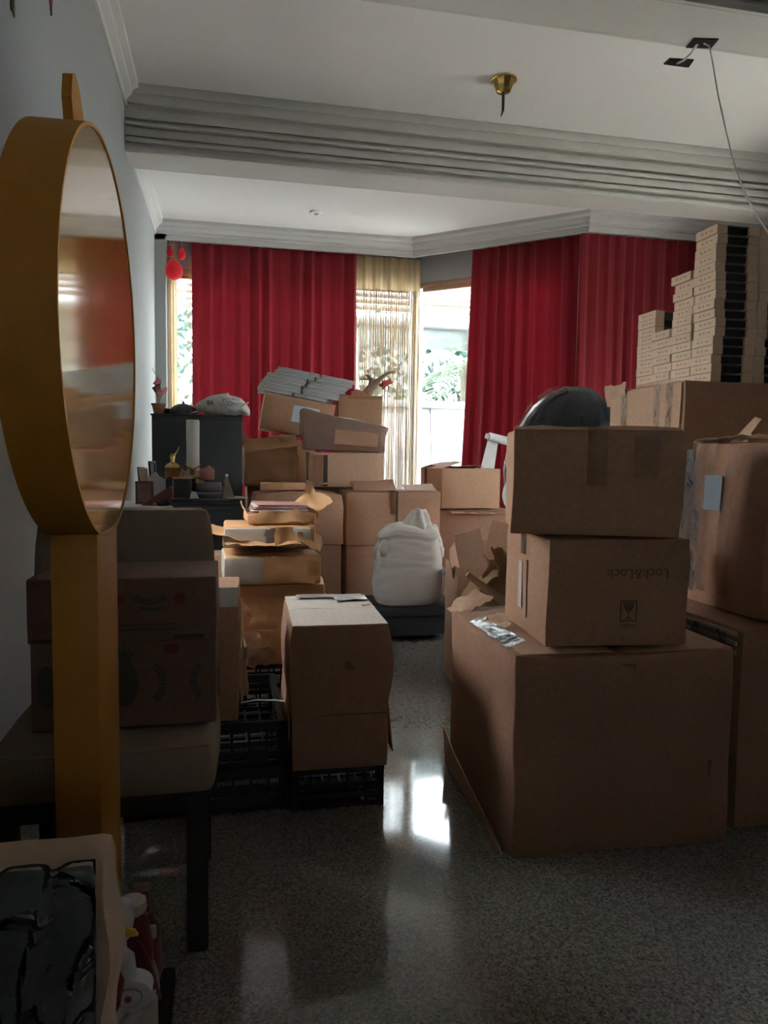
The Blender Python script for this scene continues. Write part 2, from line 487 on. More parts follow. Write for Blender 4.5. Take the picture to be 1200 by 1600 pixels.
# window walls -----------------------------------------------------
def wall_seg(name, a, b, op0, op1, t=.16):
    """wall from a to b (2D), opening between op0 and op1 metres along it"""
    d = (b-a); ln = d.length; d = d.normalized()
    o = Vector((-d.y, d.x))
    ang = math.atan2(d.y, d.x)
    bm = bmesh.new()
    addbox(bm, 0, op0, 0, t, 0, ZF); addbox(bm, op1, ln, 0, t, 0, ZF)
    addbox(bm, op0, op1, 0, t, 0, WZ0); addbox(bm, op0, op1, 0, t, WZ1, ZF)
    w = struct(name, bm, M_wall, smooth=False, loc=(a.x, a.y, 0), rot=(0, 0, ang))
    return ang
def window(name, a, ang, op0, op1, divs, open_end=None):
    fr = boxbm(op0, op1, .03, .10, WZ1-.05, WZ1, .006)
    o = link(name, None, None, (a.x, a.y, 0), (0, 0, ang)); o['kind'] = 'structure'
    ob('frame_head', fr, M_wood, o)
    ob('frame_head', boxbm(op0+.05, op1-.05, .04, .085, WZ1-.085, WZ1-.05, .004), M_wood, o)
    ob('frame_sill', boxbm(op0, op1, .02, .12, WZ0, WZ0+.06, .006), M_wood, o)
    xs = [op0]+[op0+(op1-op0)*k for k in divs]+[op1]
    for i, x in enumerate(xs):
        if (open_end == 0 and i == 0) or (open_end == 1 and i == len(xs)-1): continue
        x0 = min(max(x-.025, op0), op1-.05)
        ob('frame_stile', boxbm(x0, x0+.05, .03, .10, WZ0+.06, WZ1-.05, .006), M_wood, o)
    for i in range(len(xs)-1):
        ob('pane', boxbm(xs[i]+.02, xs[i+1]-.02, .066, .072, WZ0+.05, WZ1-.06), M_glass, o, smooth=False)
    return o
L1 = Q1.x-Q0.x
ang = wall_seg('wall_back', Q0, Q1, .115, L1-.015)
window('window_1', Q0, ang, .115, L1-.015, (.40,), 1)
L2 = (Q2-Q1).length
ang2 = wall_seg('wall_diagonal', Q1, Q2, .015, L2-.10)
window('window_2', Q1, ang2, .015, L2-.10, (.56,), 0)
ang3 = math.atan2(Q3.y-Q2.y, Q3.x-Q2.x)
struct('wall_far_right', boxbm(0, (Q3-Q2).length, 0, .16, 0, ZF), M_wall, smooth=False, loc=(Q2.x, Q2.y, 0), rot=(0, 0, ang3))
# right wall, with an unseen window added for light on the pile
RY0, RY1, RZ0, RZ1 = 3.25, 4.45, .8, 2.1
bm = bmesh.new()
addbox(bm, XR, XR+.2, YF-.2, RY0, 0, ZM); addbox(bm, XR, XR+.2, RY1, Q3.y+.2, 0, ZM)
addbox(bm, XR, XR+.2, RY0, RY1, 0, RZ0); addbox(bm, XR, XR+.2, RY0, RY1, RZ1, ZM)
struct('wall_right', bm, M_wall, smooth=False)
w4 = link('fill_window_right', None, None, (XR, 0, 0)); w4['kind'] = 'structure'
for y0_, y1_ in ((RY0, RY0+.05), ((RY0+RY1)/2-.025, (RY0+RY1)/2+.025), (RY1-.05, RY1)):
    ob('frame_stile', boxbm(.06, .14, y0_, y1_, RZ0, RZ1, .004), M_wood, w4)
ob('frame_head', boxbm(.06, .14, RY0, RY1, RZ1-.05, RZ1, .004), M_wood, w4)
ob('frame_sill', boxbm(.06, .14, RY0, RY1, RZ0, RZ0+.05, .004), M_wood, w4)
ob('pane', boxbm(.097, .103, RY0+.04, RY1-.04, RZ0+.04, RZ1-.04), M_glass2, w4, smooth=False)
struct('ground_side', boxbm(XR+.2, 16, -8, 7.62, -.3, -.03), mat('pale_paving', (.42, .41, .38), .85, .08, 2), smooth=False)
struct('baseboard_left', boxbm(XL, XL+.015, YF, 7.14, 0, .1, .003), M_trim, smooth=False)
# unseen window added behind the gold prop to light the cartons' left faces
dr1 = link('fill_window_left', None, None, (XL, 0, 0)); dr1['kind'] = 'structure'
for y0_, y1_ in ((DY0, DY0+.05), (DY1-.05, DY1)):
    ob('frame_stile', boxbm(-.14, -.06, y0_, y1_, DZ0, DZ, .004), M_wood, dr1)
ob('frame_head', boxbm(-.14, -.06, DY0, DY1, DZ-.05, DZ, .004), M_wood, dr1)
ob('frame_sill', boxbm(-.14, -.06, DY0, DY1, DZ0, DZ0+.05, .004), M_wood, dr1)
ob('pane', boxbm(-.103, -.097, DY0+.04, DY1-.04, DZ0+.04, DZ-.04), M_glass2, dr1, smooth=False)
struct('ground_side', boxbm(-14, XL-.2, -8, 7.62, -.3, -.03), mat('pale_paving', (.42, .41, .38), .85, .08, 2), smooth=False)

# ceiling fittings -------------------------------------------------
p = onZ(494, 331, ZF)
t = thing('ceiling_sensor', 'small round white ceiling fitting over the window bay', 'ceiling fitting', (p.x, p.y, ZF))
ob('base', lathebm([(.052, 0.003), (.055, -.004), (.05, -.014), (.03, -.018)], 28), M_white, t)
ob('centre_cap', lathebm([(.022, -.016), (.022, -.022), (.012, -.026)], 18), mat('grey_cap', (.3, .29, .26), .5), t)
p = onZ(787, 124, ZM)
t = thing('chandelier_mount', 'brass ceiling canopy with a short dark rod and no lamp', 'light fitting', (p.x, p.y, ZM))
ob('canopy', lathebm([(.022, -.085), (.045, -.075), (.06, -.04), (.072, -.02), (.078, -.006), (.078, .003)], 10), M_brass, t, ang=20)
ob('rim', lathebm([(.07, -.012), (.082, -.010), (.084, -.002), (.080, .003)], 20), M_brass, t)
ob('rod', tubebm([(0, 0, -.08), (0, 0, -.185), (-.004, 0, -.20), (-.012, 0, -.225)], [.010, .009, .006, .003], 8), M_dwood, t)
# cut-outs in the near beam with loose cable
t = thing('cable_outlet', 'black square opening in the beam underside with looped white cable', 'outlet', tuple(onZ(1098, 66, ZB)))
c0 = onZ(1098, 66, ZB)
def quad_on_beam(px, name, parent, inset):
    w = [onZ(x, y, ZB)-inset for x, y in px]
    bm = bmesh.new()
    a = [bm.verts.new((v.x, v.y, .002)) for v in w]; b = [bm.verts.new((v.x, v.y, -.006)) for v in w]
    bm.faces.new(a); bm.faces.new(b[::-1])
    for i in range(4): bm.faces.new((a[i], b[i], b[(i+1) % 4], a[(i+1) % 4]))
    return ob(name, bm, M_black, parent, smooth=False)
quad_on_beam([(1084, 59), (1123, 60), (1111, 74), (1072, 73)], 'opening', t, Vector((c0.x, c0.y, 0)))
c1 = onZ(1060, 97, ZB)
t2 = thing('cable_outlet', 'smaller black opening at the far edge of the beam underside', 'outlet', tuple(c1))
quad_on_beam([(1046, 91), (1084, 93), (1076, 104), (1037, 99)], 'opening', t2, Vector((c1.x, c1.y, 0)))
a, b = onZ(1058, 100, ZB-.01), onZ(1090, 70, ZB-.01)
pts = [a-c0+Vector((0, 0, .004)), (a*.65+b*.35)-c0-Vector((0, 0, .012)), (a*.3+b*.7)-c0-Vector((0, 0, .012)), b-c0+Vector((0, 0, .004))]
ob('cable_link', tubebm(pts, .006, 6), M_wire, t)
s = onZ(1100, 66, ZB-.005); e = onY(1206, 372, 2.55)
pts = []
pix = [(1100, 68), (1108, 72), (1114, 100), (1122, 150), (1134, 205), (1147, 255), (1163, 300), (1185, 340), (1215, 385), (1260, 440)]
for i, (x, y) in enumerate(pix):
    pts.append(onY(x, y, s.y+(2.62-s.y)*i/(len(pix)-1)))
w = ob('hanging_cable', tubebm(pts, .0035, 6), M_wire)
tag(w, 'thin white cable hanging from the black opening in the beam', 'cable')

# ================================================================== CURTAINS
def curtain(name, label, path, z0, z1, m, pleat, amp, seed, gather=None, cat='curtain', group=None):
    """path: list of 2D points; pleats along it, deeper and less regular towards the hem"""
    rnd = random.Random(seed)
    seglen = [0]
    for i in range(1, len(path)): seglen.append(seglen[-1]+(path[i]-path[i-1]).length)
    T = seglen[-1]
    nx = int(T/pleat*9); nz = 22
    ph = [rnd.uniform(-.9, .9) for _ in range(400)]
    c = thing(name, label, cat, (path[0].x, path[0].y, z0), group=group)
    org = Vector((path[0].x, path[0].y, z0))
    bm = bmesh.new(); g = []
    for j in range(nz+1):
        v = j/nz; z = z0+(z1-z0)*v
        row = []
        for i in range(nx+1):
            s = T*i/nx
            if gather: s2 = gather(s, v, T)
            else: s2 = s
            k = 1
            sc = min(max(s2, 0), T)
            while k < len(seglen)-1 and sc > seglen[k]: k += 1
            f = (s2-seglen[k-1])/(seglen[k]-seglen[k-1])
            p = path[k-1].lerp(path[k], f)
            d = (path[k]-path[k-1]).normalized(); n = Vector((d.y, -d.x))
            q = s/pleat
            low = 1-v
            phase = 2*PI*q + 2.4*noise.noise(Vector((s*2.1, low*1.3, seed)))*low + 3.4*noise.noise(Vector((s*2.7, 0, seed+7)))
            a = amp*(.55+.6*low)*(.62+.85*noise.noise(Vector((s*4.3, low*.8, seed+3))))
            off = a*math.sin(phase)+.35*a*math.sin(2.3*phase+1)+.05*noise.noise(Vector((s*1.7, low*.7, seed+9)))*low
            row.append(bm.verts.new(Vector((p.x+n.x*off, p.y+n.y*off, z))-org))
        g.append(row)
    for j in range(nz):
        for i in range(nx):
            bm.faces.new((g[j][i], g[j][i+1], g[j+1][i+1], g[j+1][i]))
    o = ob('fabric', bm, m, c, ang=180)
    return c
CO = .09    # curtain line in front of the window wall
yc = Q0.y-CO
def xat(px, py, Y): return onY(px, py, Y).x
xa, xb = xat(300, 500, yc), xat(557, 500, yc)
def gth(s, v, T):   # slightly waisted edges
    k = s/T
    return s + .05*math.sin(PI*min(1, (1-v)*1.1))*(1-2*k)*-.25
curtain('curtain', 'long red pleated curtain hanging beside the red balloons', [Vector((xa, yc)), Vector((xb, yc))], .06, ZB+.015, M_red, .135, .036, 3)
# diagonal: find where the rays meet the curtain line
def on_line(px, py, a, d):
    r = ray(px, py); r2 = Vector((r.x, r.y))
    return isect(Vector((CAM.x, CAM.y)), r2, a, d)
CA = P1+dn*(WT-CO)
ca = on_line(728, 550, CA, dg); cb = on_line(903, 450, CA, dg)
def gth2(s, v, T):   # leading edge swings out towards the hem
    k = max(0, 1-s/T)
    return s + (-.10*(1-v)+.05)*k*k
curtain('curtain', 'bright red curtain drawn back over the slanting window', [ca, cb], .06, ZB+.015, M_red, .13, .036, 8, gth2)
yr = Q2.y-CO
q = on_line(897, 450, Vector((0, yr)), ex)
curtain('curtain', 'darker red curtain behind the tall pile of flat cartons', [Vector((cb.x-.02, yr-.012)), Vector((XR-.05, yr-.012))], .06, ZB+.015, M_red, .12, .034, 15)

def string_curtain(name, label, path, z0, z1, n, seed, band, amp, group=None):
    rnd = random.Random(seed)
    a, b = path
    c = thing(name, label, 'curtain', (a.x, a.y, z0), group=group)
    org = Vector((a.x, a.y, z0))
    d = (b-a); T = d.length; d = d.normalized(); nn = Vector((d.y, -d.x))
    def pos(s):
        f = amp*math.sin(s/T*2*PI*5.3+seed)+.4*amp*math.sin(s/T*2*PI*13+1)
        return a+d*s+nn*f
    bm = bmesh.new(); nx = 90; g = []
    for j in range(4):
        g.append([bm.verts.new(Vector((pos(T*i/nx).x, pos(T*i/nx).y, z1-band*j/3))-org) for i in range(nx+1)])
    for j in range(3):
        for i in range(nx):
            bm.faces.new((g[j][i], g[j][i+1], g[j+1][i+1], g[j+1][i]))
    ob('heading_band', bm, M_beige, c, ang=180)
    bm = bmesh.new()
    for k in range(n):
        s = T*(k+rnd.random()*.8)/n
        cl = T*round(s/T*7)/7
        r = .0024
        pts = []
        for j in range(9):
            v = j/8
            ss = s+(cl-s)*.45*math.sin(PI*min(1, v*.8+.2))*rnd.uniform(.8, 1.1)*v
            q = pos(ss); w = .004*math.sin(v*7+k)
            pts.append(Vector((q.x+w, q.y+w*.5, z1-band-(z1-band-z0)*v))-org)
        tubebm(pts, r, 3, bm, cap=False)
    o = ob('strings', bm, M_beige, c, ang=180); o['kind'] = 'stuff'
    return c
sa, sb = xat(553, 500, yc+.02), xat(656, 500, yc+.02)
string_curtain('string_curtain', 'beige string curtain with a plain heading band in the window corner', [Vector((sa, yc+.02)), Vector((sb, yc+.02))], .06, ZB+.01, 200, 2, .31, .016)
# tied-back bundle at the far left edge of the window
sa2, sb2 = xat(263, 520, yc), xat(276, 520, yc)
t = curtain('string_curtain', 'narrow bunched beige curtain under the red balloons', [Vector((sa2, yc+.05)), Vector((sb2, yc+.05))], .06, ZB+.01, M_beige, .028, .018, 5)
for i, (x0, x1, x2) in enumerate(((296, 287, 283), (299, 293, 290), (300, 296, 294), (298, 291, 286))):
    pts = []
    for k in range(8):
        v = k/7
        y = 400+v*330
        x = (1-v)**2*x0+2*v*(1-v)*x1+v*v*x2
        pts.append(onY(x, y, yc+.03)-Vector(t.location))
    ob('loose_string', tubebm(pts, .0022, 4), M_beige, t)

# balloons ---------------------------------------------------------
def balloon(name, label, loc, r, sq=1.0, rot=(0, 0, 0), drop=3):
    t = thing(name, label, 'balloon', loc, rot, None)
    pr = []
    for i in range(15):
        a = -PI/2+PI*i/14
        rr = r*math.cos(a)*(1 if a < 0 else 1-.18*math.sin(a)**2)
        zz = r*math.sin(a)*(1 if a < 0 else 1.38)
        pr.append((max(rr, .004)*sq, zz))
    ob('balloon_body', lathebm(pr, 24), M_balloon, t, ang=180)
    ob('knot', lathebm([(.004, r*1.36), (.012, r*1.42), (.005, r*1.46), (.014, r*1.53)], 10), M_balloon, t)
    ob('string', tubebm([(0, 0, r*1.5), (.004, 0, r*1.9), (0, .0, drop-loc[2])], .0015, 4), M_white, t)
    return t
balloon('balloon', 'round red balloon hanging by the window corner', tuple(onY(272, 424, 7.17)), .080, drop=ZB+.02)
balloon('balloon', 'slack red balloon tucked up under the cornice', tuple(onY(284, 398, 7.16)), .045, .8, drop=ZB+.02)
balloon('balloon', 'small red balloon pressed against the pilaster top', tuple(onY(266, 395, 7.16)), .038, .8, drop=ZB+.02)

# ================================================================== OUTSIDE
M_ground = mat('pale_concrete_drive', (0.42, 0.41, 0.38), .85, .08, 2)
struct('ground', boxbm(-14, 16, 7.62, 34, -.1, .05), M_ground, smooth=False)
M_van = mat('white_van_paint', (0.30, 0.31, 0.32), .25, .02, 2, coat=.5)
M_vline = mat('grey_rubber_seal', (0.05, 0.05, 0.05), .6, .1)
VY = 8.35
zb = onY(690, 634, VY).z; zr = onY(640, 503, VY).z
xs_ = onY(672, 660, VY).x
van = thing('van', 'white van parked outside the window seen over the boxes', 'van', (xs_, VY+.85, .05))
ox, oy, oz = xs_, VY+.85, .05
VL0, VL1 = -.95, 3.75
bm = boxbm(VL0, VL1, -.85, .85, .30, zb-oz, .06, 3)
ob('lower_body', bm, M_van, van)
ob('belt_ledge', boxbm(VL0+.02, VL1-.02, -.875, -.80, zb-oz-.03, zb-oz+.05, .012), M_van, van)
ob('roof', softbox(VL1-VL0, 1.66, .16, 3, .06, .02), M_van, van, loc=((VL0+VL1)/2, 0, zr-oz-.06))
ob('gutter', boxbm(VL0+.05, VL1-.05, -.86, -.81, zr-oz-.07, zr-oz-.02, .01), M_vline, van)
for x in (VL0+.06, 1.35, 2.45, VL1-.12):
    for yy in (-.80, .80):
        ob('pillar', boxbm(x-.05, x+.05, yy-.03, yy+.03, zb-oz-.02, zr-oz+.02, .01), M_van, van)
for yy in (-.80, .80):
    for x0, x1 in ((VL0+.1, 1.31), (1.39, 2.41), (2.49, VL1-.16)):
        ob('window_pane', boxbm(x0, x1, yy-.004, yy+.004, zb-oz, zr-oz), M_glass, van, smooth=False)
ob('door_seam', tubebm([(0, -.853, zb-oz-.03), (.004, -.853, zb-oz-.25), (.02, -.853, zb-oz-.55), (.05, -.853, .5)], .006, 5), M_vline, van)
ob('door_seam', tubebm([(-.9, -.853, zb-oz-.03), (0, -.853, zb-oz-.03)], .006, 5), M_vline, van)
# raised rounded panel
def rrect(x0, x1, z0, z1, r, n=6):
    pts = []
    for cx, cz, a0 in ((x1-r, z1-r, 0), (x0+r, z1-r, 90), (x0+r, z0+r, 180), (x1-r, z0+r, 270)):
        for k in range(n+1):
            a = R(a0+90*k/n); pts.append((cx+r*math.cos(a), cz+r*math.sin(a)))
    return pts
pr = rrect(.07, .95, .62, zb-oz-.10, .12)
ob('pressed_panel', prismbm(pr, -.02, 'y'), M_van, van, loc=(0, -.846, 0))
for x in (.2, 3.0):
    for yy in (-.78, .78):
        w = ob('wheel', lathebm([(.16, -.1), (.30, -.1), (.33, -.06), (.33, .06), (.30, .1), (.16, .1)], 24), M_black, van, loc=(x-.6, yy, .33), rot=(PI/2, 0, 0))
# hedge behind the van
rnd = random.Random(4)
def leaves(name, label, cat, boxr, n, size, m, seed, kind='stuff'):
    rnd = random.Random(seed)
    vs, fs = [], []
    (x0, x1), (y0, y1), (z0, z1) = boxr
    for i in range(n):
        c = Vector((rnd.uniform(x0, x1), rnd.uniform(y0, y1), rnd.uniform(z0, z1)))
        c.z += .35*noise.noise(Vector((c.x*.9, c.y, seed)))
        if rnd.random() < .55: c.y = y0+rnd.random()*.25*(y1-y0)
        a = Euler((rnd.uniform(-1.4, 1.4), rnd.uniform(-1, 1), rnd.uniform(0, 6.3))).to_matrix()
        s = size*rnd.uniform(.6, 1.3)
        k = len(vs)
        for q in ((-.5, 0, 0), (-.1, .28, .05), (.6, 0, 0), (-.1, -.28, .05)):
            vs.append(c+a @ (Vector(q)*s))
        fs.append((k, k+1, k+2, k+3))
    me = bpy.data.meshes.new(name); me.from_pydata(vs, [], fs); me.materials.append(m)
    o = link(name, me); tag(o, label, cat, None, kind)
    return o
M_leaf = cloth('hedge_leaf', (0.022, 0.055, 0.042), .15, .6)
leaves('hedge', 'leafy green hedge behind the white van', 'hedge', ((-7, 12), (12.8, 14.2), (.1, 3.6)), 9000, .20, M_leaf, 7)
M_palm = cloth('palm_frond', (0.26, 0.30, 0.22), .3, .2)
pc = onY(727, 606, 11.5)
palm = thing('palm', 'pale palm with arching fronds between the van and the hedge', 'palm', (pc.x, pc.y, .05))
hz = pc.z-.05+.35
ob('trunk', tubebm([(0, 0, 0), (.03, 0, hz*.5), (0, 0, hz)], [.14, .11, .09], 10), mat('palm_bark', (.25, .2, .15), .9, .3, 9), palm)
for k in range(15):
    a = k*2.4; ln = 1.1
    bm = bmesh.new(); prev = None
    dv = Vector((math.cos(a), math.sin(a), 0)); sv = Vector((-dv.y, dv.x, 0))
    pts = []
    lift = .75-.06*k
    for i in range(18):
        u = i/17
        pts.append(dv*ln*u+Vector((0, 0, hz-.03+lift*math.sin(u*2.0)*1.0-1.15*u*u)))
    tubebm(pts, [.014*(1-.8*i/17) for i in range(18)], 5, bm)
    for i in range(2, 18):
        u = i/17; l = .45*math.sin(PI*(u*.85+.1))
        for sgn in (-1, 1):
            tip = pts[i]+sv*sgn*l+dv*.18+Vector((0, 0, -.32*l-.04))
            w = dv*.030
            bm.faces.new([bm.verts.new(pts[i]-w), bm.verts.new(pts[i]+w), bm.verts.new(tip)])
    ob('frond', bm, M_palm, palm, smooth=False)
# neighbouring house: wall, tiled roof in courses
M_roof = mat('pale_roof_tile', (0.16, 0.125, 0.105), .8, .15, 8)
nh = thing('neighbour_house', 'pale house with a tiled roof beyond the hedge', 'house', (2, 19, 0.05))
ob('wall', boxbm(-9, 11, 0, 5, 0, 4.6), mat('pale_render', (.72, .70, .66), .85), nh, smooth=False)
for k in range(14):
    y = -1.1+k*.36; z = 4.4+k*.24
    ob('roof_course', boxbm(-9.6, 11.6, y, y+.42, z, z+.06, .0), M_roof, nh, smooth=False, rot=(0, 0, 0))
ob('fascia', boxbm(-9.6, 11.6, -1.16, -1.1, 4.2, 4.46), M_van, nh, smooth=False)

# ================================================================== CARTONS
def strip(parent, pts, width, m, name='tape', th=.0012):
    """tape: points of its centre line with side direction -> bent strip; pts: (pos, side, normal)"""
    bm = bmesh.new(); rows = []
    for p, s, n in pts:
        p, s, n = Vector(p), Vector(s), Vector(n)
        rows.append([bm.verts.new(p-s*width/2), bm.verts.new(p+s*width/2), bm.verts.new(p+s*width/2+n*th), bm.verts.new(p-s*width/2+n*th)])
    for a, b in zip(rows[:-1], rows[1:]):
        for k in range(4):
            bm.faces.new((a[k], a[(k+1) % 4], b[(k+1) % 4], b[k]))
    bm.faces.new(rows[0]); bm.faces.new(rows[-1][::-1])
    return ob(name, bm, m, parent, smooth=False)

def flapbm(L, D, th=.004, jit=.004, seed=0, bend=0.0):
    """flap hinged on its edge along X (length L), reaching D along +Y, lying in XY"""
    off = Vector((seed*2.3, seed*1.7, 0))
    def fn(u, v, c):
        n = noise.noise_vector(Vector((c.x*7, c.y*7, 0))+off)
        return Vector((c.x-L/2+n.x*jit*v, c.y+n.y*jit*v, n.z*jit*2*v+bend*v*v))
    return sheetbm(L, D, 6, 4, fn, th)

def carton(name, label, loc, w, d, h, m=None, rotz=0, seed=0, seam='x', tape=True, flaps=True, bulge=.006, jit=.004,
           cuts=5, fn=None, tilt=(0, 0), tape_drop=.07, group=None, cat='box', tape_m=None):
    m = m or M_card
    t = thing(name, label, cat, loc, (tilt[0], tilt[1], rotz), group)
    hb = h-.008 if flaps else h
    ob('body', softbox(w, d, hb, cuts, .005, bulge, jit, seed, fn=fn), m, t)
    rnd = random.Random(seed+11)
    if flaps:
        if seam == 'x': L_, D_ = w, d/2-.002
        else: L_, D_ = d, w/2-.002
        for s in (0, 1):
            f = ob('flap', flapbm(L_-.004, D_, .003, .003, seed+s), m, t)
            if seam == 'x': f.location = (0, -d/2+.001 if s == 0 else d/2-.001, h-.004); f.rotation_euler = (R(rnd.uniform(.2, 1.2)), 0, PI*s)
            else: f.location = (-w/2+.001 if s == 0 else w/2-.001, 0, h-.004); f.rotation_euler = Euler((R(rnd.uniform(.2, 1.2)), 0, PI/2*(-1 if s == 0 else 1)))
    if tape:
        z = h+.003 if flaps else h+bulge+.001
        if seam == 'x':
            s, n, e = (0, 1, 0), (0, 0, 1), w/2+bulge+.003
            pts = [((-e, 0, h-tape_drop), s, (-1, 0, 0)), ((-e, 0, h-.004), s, (-1, 0, 0)), ((-w/2, 0, z), s, n), ((0, 0, z+.004), s, n), ((w/2, 0, z), s, n), ((e, 0, h-.004), s, (1, 0, 0)), ((e, 0, h-tape_drop), s, (1, 0, 0))]
        else:
            s, n, e = (1, 0, 0), (0, 0, 1), d/2+bulge+.003
            pts = [((0, -e, h-tape_drop), s, (0, -1, 0)), ((0, -e, h-.004), s, (0, -1, 0)), ((0, -d/2, z), s, n), ((0, 0, z+.004), s, n), ((0, d/2, z), s, n), ((0, e, h-.004), s, (0, 1, 0)), ((0, e, h-tape_drop), s, (0, 1, 0))]
        strip(t, pts, .055, tape_m or M_tape)
    return t

def open_carton(name, label, loc, w, d, h, m, rotz=0, seed=0, angs=(200, 200, 200, 200), fl=None, tilt=(0, 0), cat='box', inner=None):
    """angs: flap angles front, back, left, right; 0 straight up, 90 flat outwards, -90 folded in, None no flap"""
    t = thing(name, label, cat, loc, (tilt[0], tilt[1], rotz))
    th = .005
    ob('bottom_panel', boxbm(-w/2, w/2, -d/2, d/2, 0, th), m, t, smooth=False)
    def panel(dx, dy, dz, x, y):
        ob('side_panel', softbox(dx, dy, dz, 3, .001, 0, .003, seed+x*9+y*7), m, t, loc=(x, y, .002))
    panel(w, th, h, 0, -d/2); panel(w, th, h, 0, d/2); panel(th, d, h, -w/2, 0); panel(th, d, h, w/2, 0)
    fl = fl or d*.48
    for i, (a, L_, x, y, rz) in enumerate(((angs[0], w, 0, -d/2, PI), (angs[1], w, 0, d/2, 0), (angs[2], d, -w/2, 0, PI/2), (angs[3], d, w/2, 0, -PI/2))):
        if a is None: continue
        f = ob('flap', flapbm(L_*.97, fl, .003, .006, seed+i*3, .01), m, t, loc=(x, y, h))
        f.rotation_euler = Euler((R(90-a), 0, rz))
    return t

def at_fl(p, w, d, rotz):
    """base centre of a box whose front-left bottom corner is p"""
    c = Matrix.Rotation(rotz, 3, 'Z') @ Vector((w/2, d/2, 0))
    return Vector((p.x, p.y, p.z))+c

# ---- big carton at the front right
w, d, h, rz = .68, .69, .60, R(-2)
loc = at_fl(onZ(799, 1343, 0), w, d, rz)
def sag(c, u, v, t):
    if t > -.2:
        k = (t+.2)/1.2
        c.z -= .012*k*max(0, 1-u*u)*max(0, -v)        # front rim sags under the boxes
        c.x += .02*k*(1-v*v)*(-1 if u < -.9 else 0)
    return c
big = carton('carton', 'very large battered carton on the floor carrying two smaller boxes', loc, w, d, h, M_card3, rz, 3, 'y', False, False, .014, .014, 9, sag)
f = ob('flap', flapbm(d*.96, .30, .003, .003, 5), M_card2, big, loc=(-w/2, 0, h-.003), rot=(0, 0, -PI/2))
f = ob('flap', flapbm(d*.96, .34, .003, .003, 6), M_card2, big, loc=(w/2, 0, h-.003), rot=(0, 0, PI/2))
ob('torn_flap', crumple(.16, .09, .02, 4, 8, 12, .01), M_card2, big, loc=(-w/2+.06, d/2-.03, h+.018), rot=(R(10), R(-16), .5))
ob('torn_flap', crumple(.12, .10, .02, 9, 8, 12, .02), M_card2, big, loc=(-w/2+.03, -.02, h+.008), rot=(R(4), R(-20), .2))
ob('plastic_tape', crumple(.06, .34, .008, 2, 12, 14), M_film, big, loc=(-w/2+.02, -.10, h+.010), rot=(0, R(-14), .05))
ob('peeling_flap', prismbm([(-d/2+.02, .005), (d/2-.02, .005), (d/2-.02, .15), (d/2-.16, .10), (-d/2+.10, .03)], .004, 'x'), M_card2, big, loc=(-w/2-.022, 0, 0), rot=(0, R(-4), 0))
ob('torn_slit', prismbm([(-.03, .006), (.022, .002), (.02, -.010), (.0, -.002)], .004, 'y'), M_ink2, big, loc=(.0, -d/2-.011, h-.042), smooth=False)
ob('torn_patch', crumple(.010, .05, .002, 3, 4, 20, .003), M_ink2, big, loc=(.27, -d/2-.010, .24), rot=(PI/2, 0, .0))

# ---- carton with upside-down lettering
w, d, h, rz = .43, .42, .315, R(-5)
p = onZ(856, 1018, .60)
loc = at_fl(Vector((p.x, p.y+.015, .609)), w, d, rz)
lk = carton('carton', 'brown carton with upside-down lettering and a fragile-glass mark', loc, w, d, h, M_card, rz, 8, 'x', True, False, .004, .006)
yy = -d/2-.0065
text('printed_lettering', 'Lock&Lock', .042, M_ink2, lk, (.055, yy, .215), (PI/2, PI, 0))
# fragile mark: square outline, goblet, caption bars
bm = bmesh.new()
for x0, x1, z0, z1 in ((-.026, .026, -.002, .002), (-.026, .026, .056, .060), (-.026, -.022, 0, .058), (.022, .026, 0, .058)):
    addbox(bm, x0, x1, -.0005, .0005, z0, z1)
ob('printed_mark', bm, M_ink2, lk, loc=(.03, yy, .075), smooth=False)
ob('printed_mark', prismbm([(-.016, .054), (.016, .054), (.015, .040), (.008, .030), (.002, .026), (.002, .012), (.012, .006), (-.012, .006), (-.002, .012), (-.002, .026), (-.008, .030), (-.015, .040)], .0008, 'y'), M_ink2, lk, loc=(.03, yy, .075), smooth=False)
text('printed_mark', 'FRAGILE', .014, M_ink2, lk, (.03, yy, .062), (PI/2, PI, 0))
ob('printed_band', boxbm(-.001, .001, -.018, .018, -.09, .06), M_greyp, lk, loc=(-w/2-.0055, .03, .16), smooth=False)
ob('printed_band', boxbm(-.001, .001, -.004, .004, -.10, .08), M_ink2, lk, loc=(-w/2-.0055, -.035, .15), smooth=False)
topz = .609+h

# ---- carton on top of it
w, d, h, rz = .475, .38, .305, R(-19)
p = onZ(798, 839, topz)
loc = at_fl(Vector((p.x, p.y, topz+.010)), w, d, rz)
def flare(c, u, v, t):
    c.x += .012*(t+1)/2*(1 if u > .5 else 0)
    return c
tp = carton('carton', 'plain brown carton balanced askew on the lettered carton', loc, w, d, h, M_card4, rz, 12, 'y', True, False, .004, .008, 7, flare, tape_drop=.16)
f = ob('flap', flapbm(w*.98, .05, .003, .006, 5), M_card, tp, loc=(0, -d/2, h-.002), rot=(R(14), 0, 0))
f = ob('flap', flapbm(.10, .12, .003, .006, 5), M_card, tp, loc=(w/2-.08, -d/2+.03, h-.004), rot=(R(8), 0, .0))
strip(tp, [((w/2-.10, -d/2-.006, h-.02), (1, 0, 0), (0, -1, 0)), ((w/2-.10, -d/2-.006, h-.14), (1, 0, 0), (0, -1, 0))], .07, M_tape)

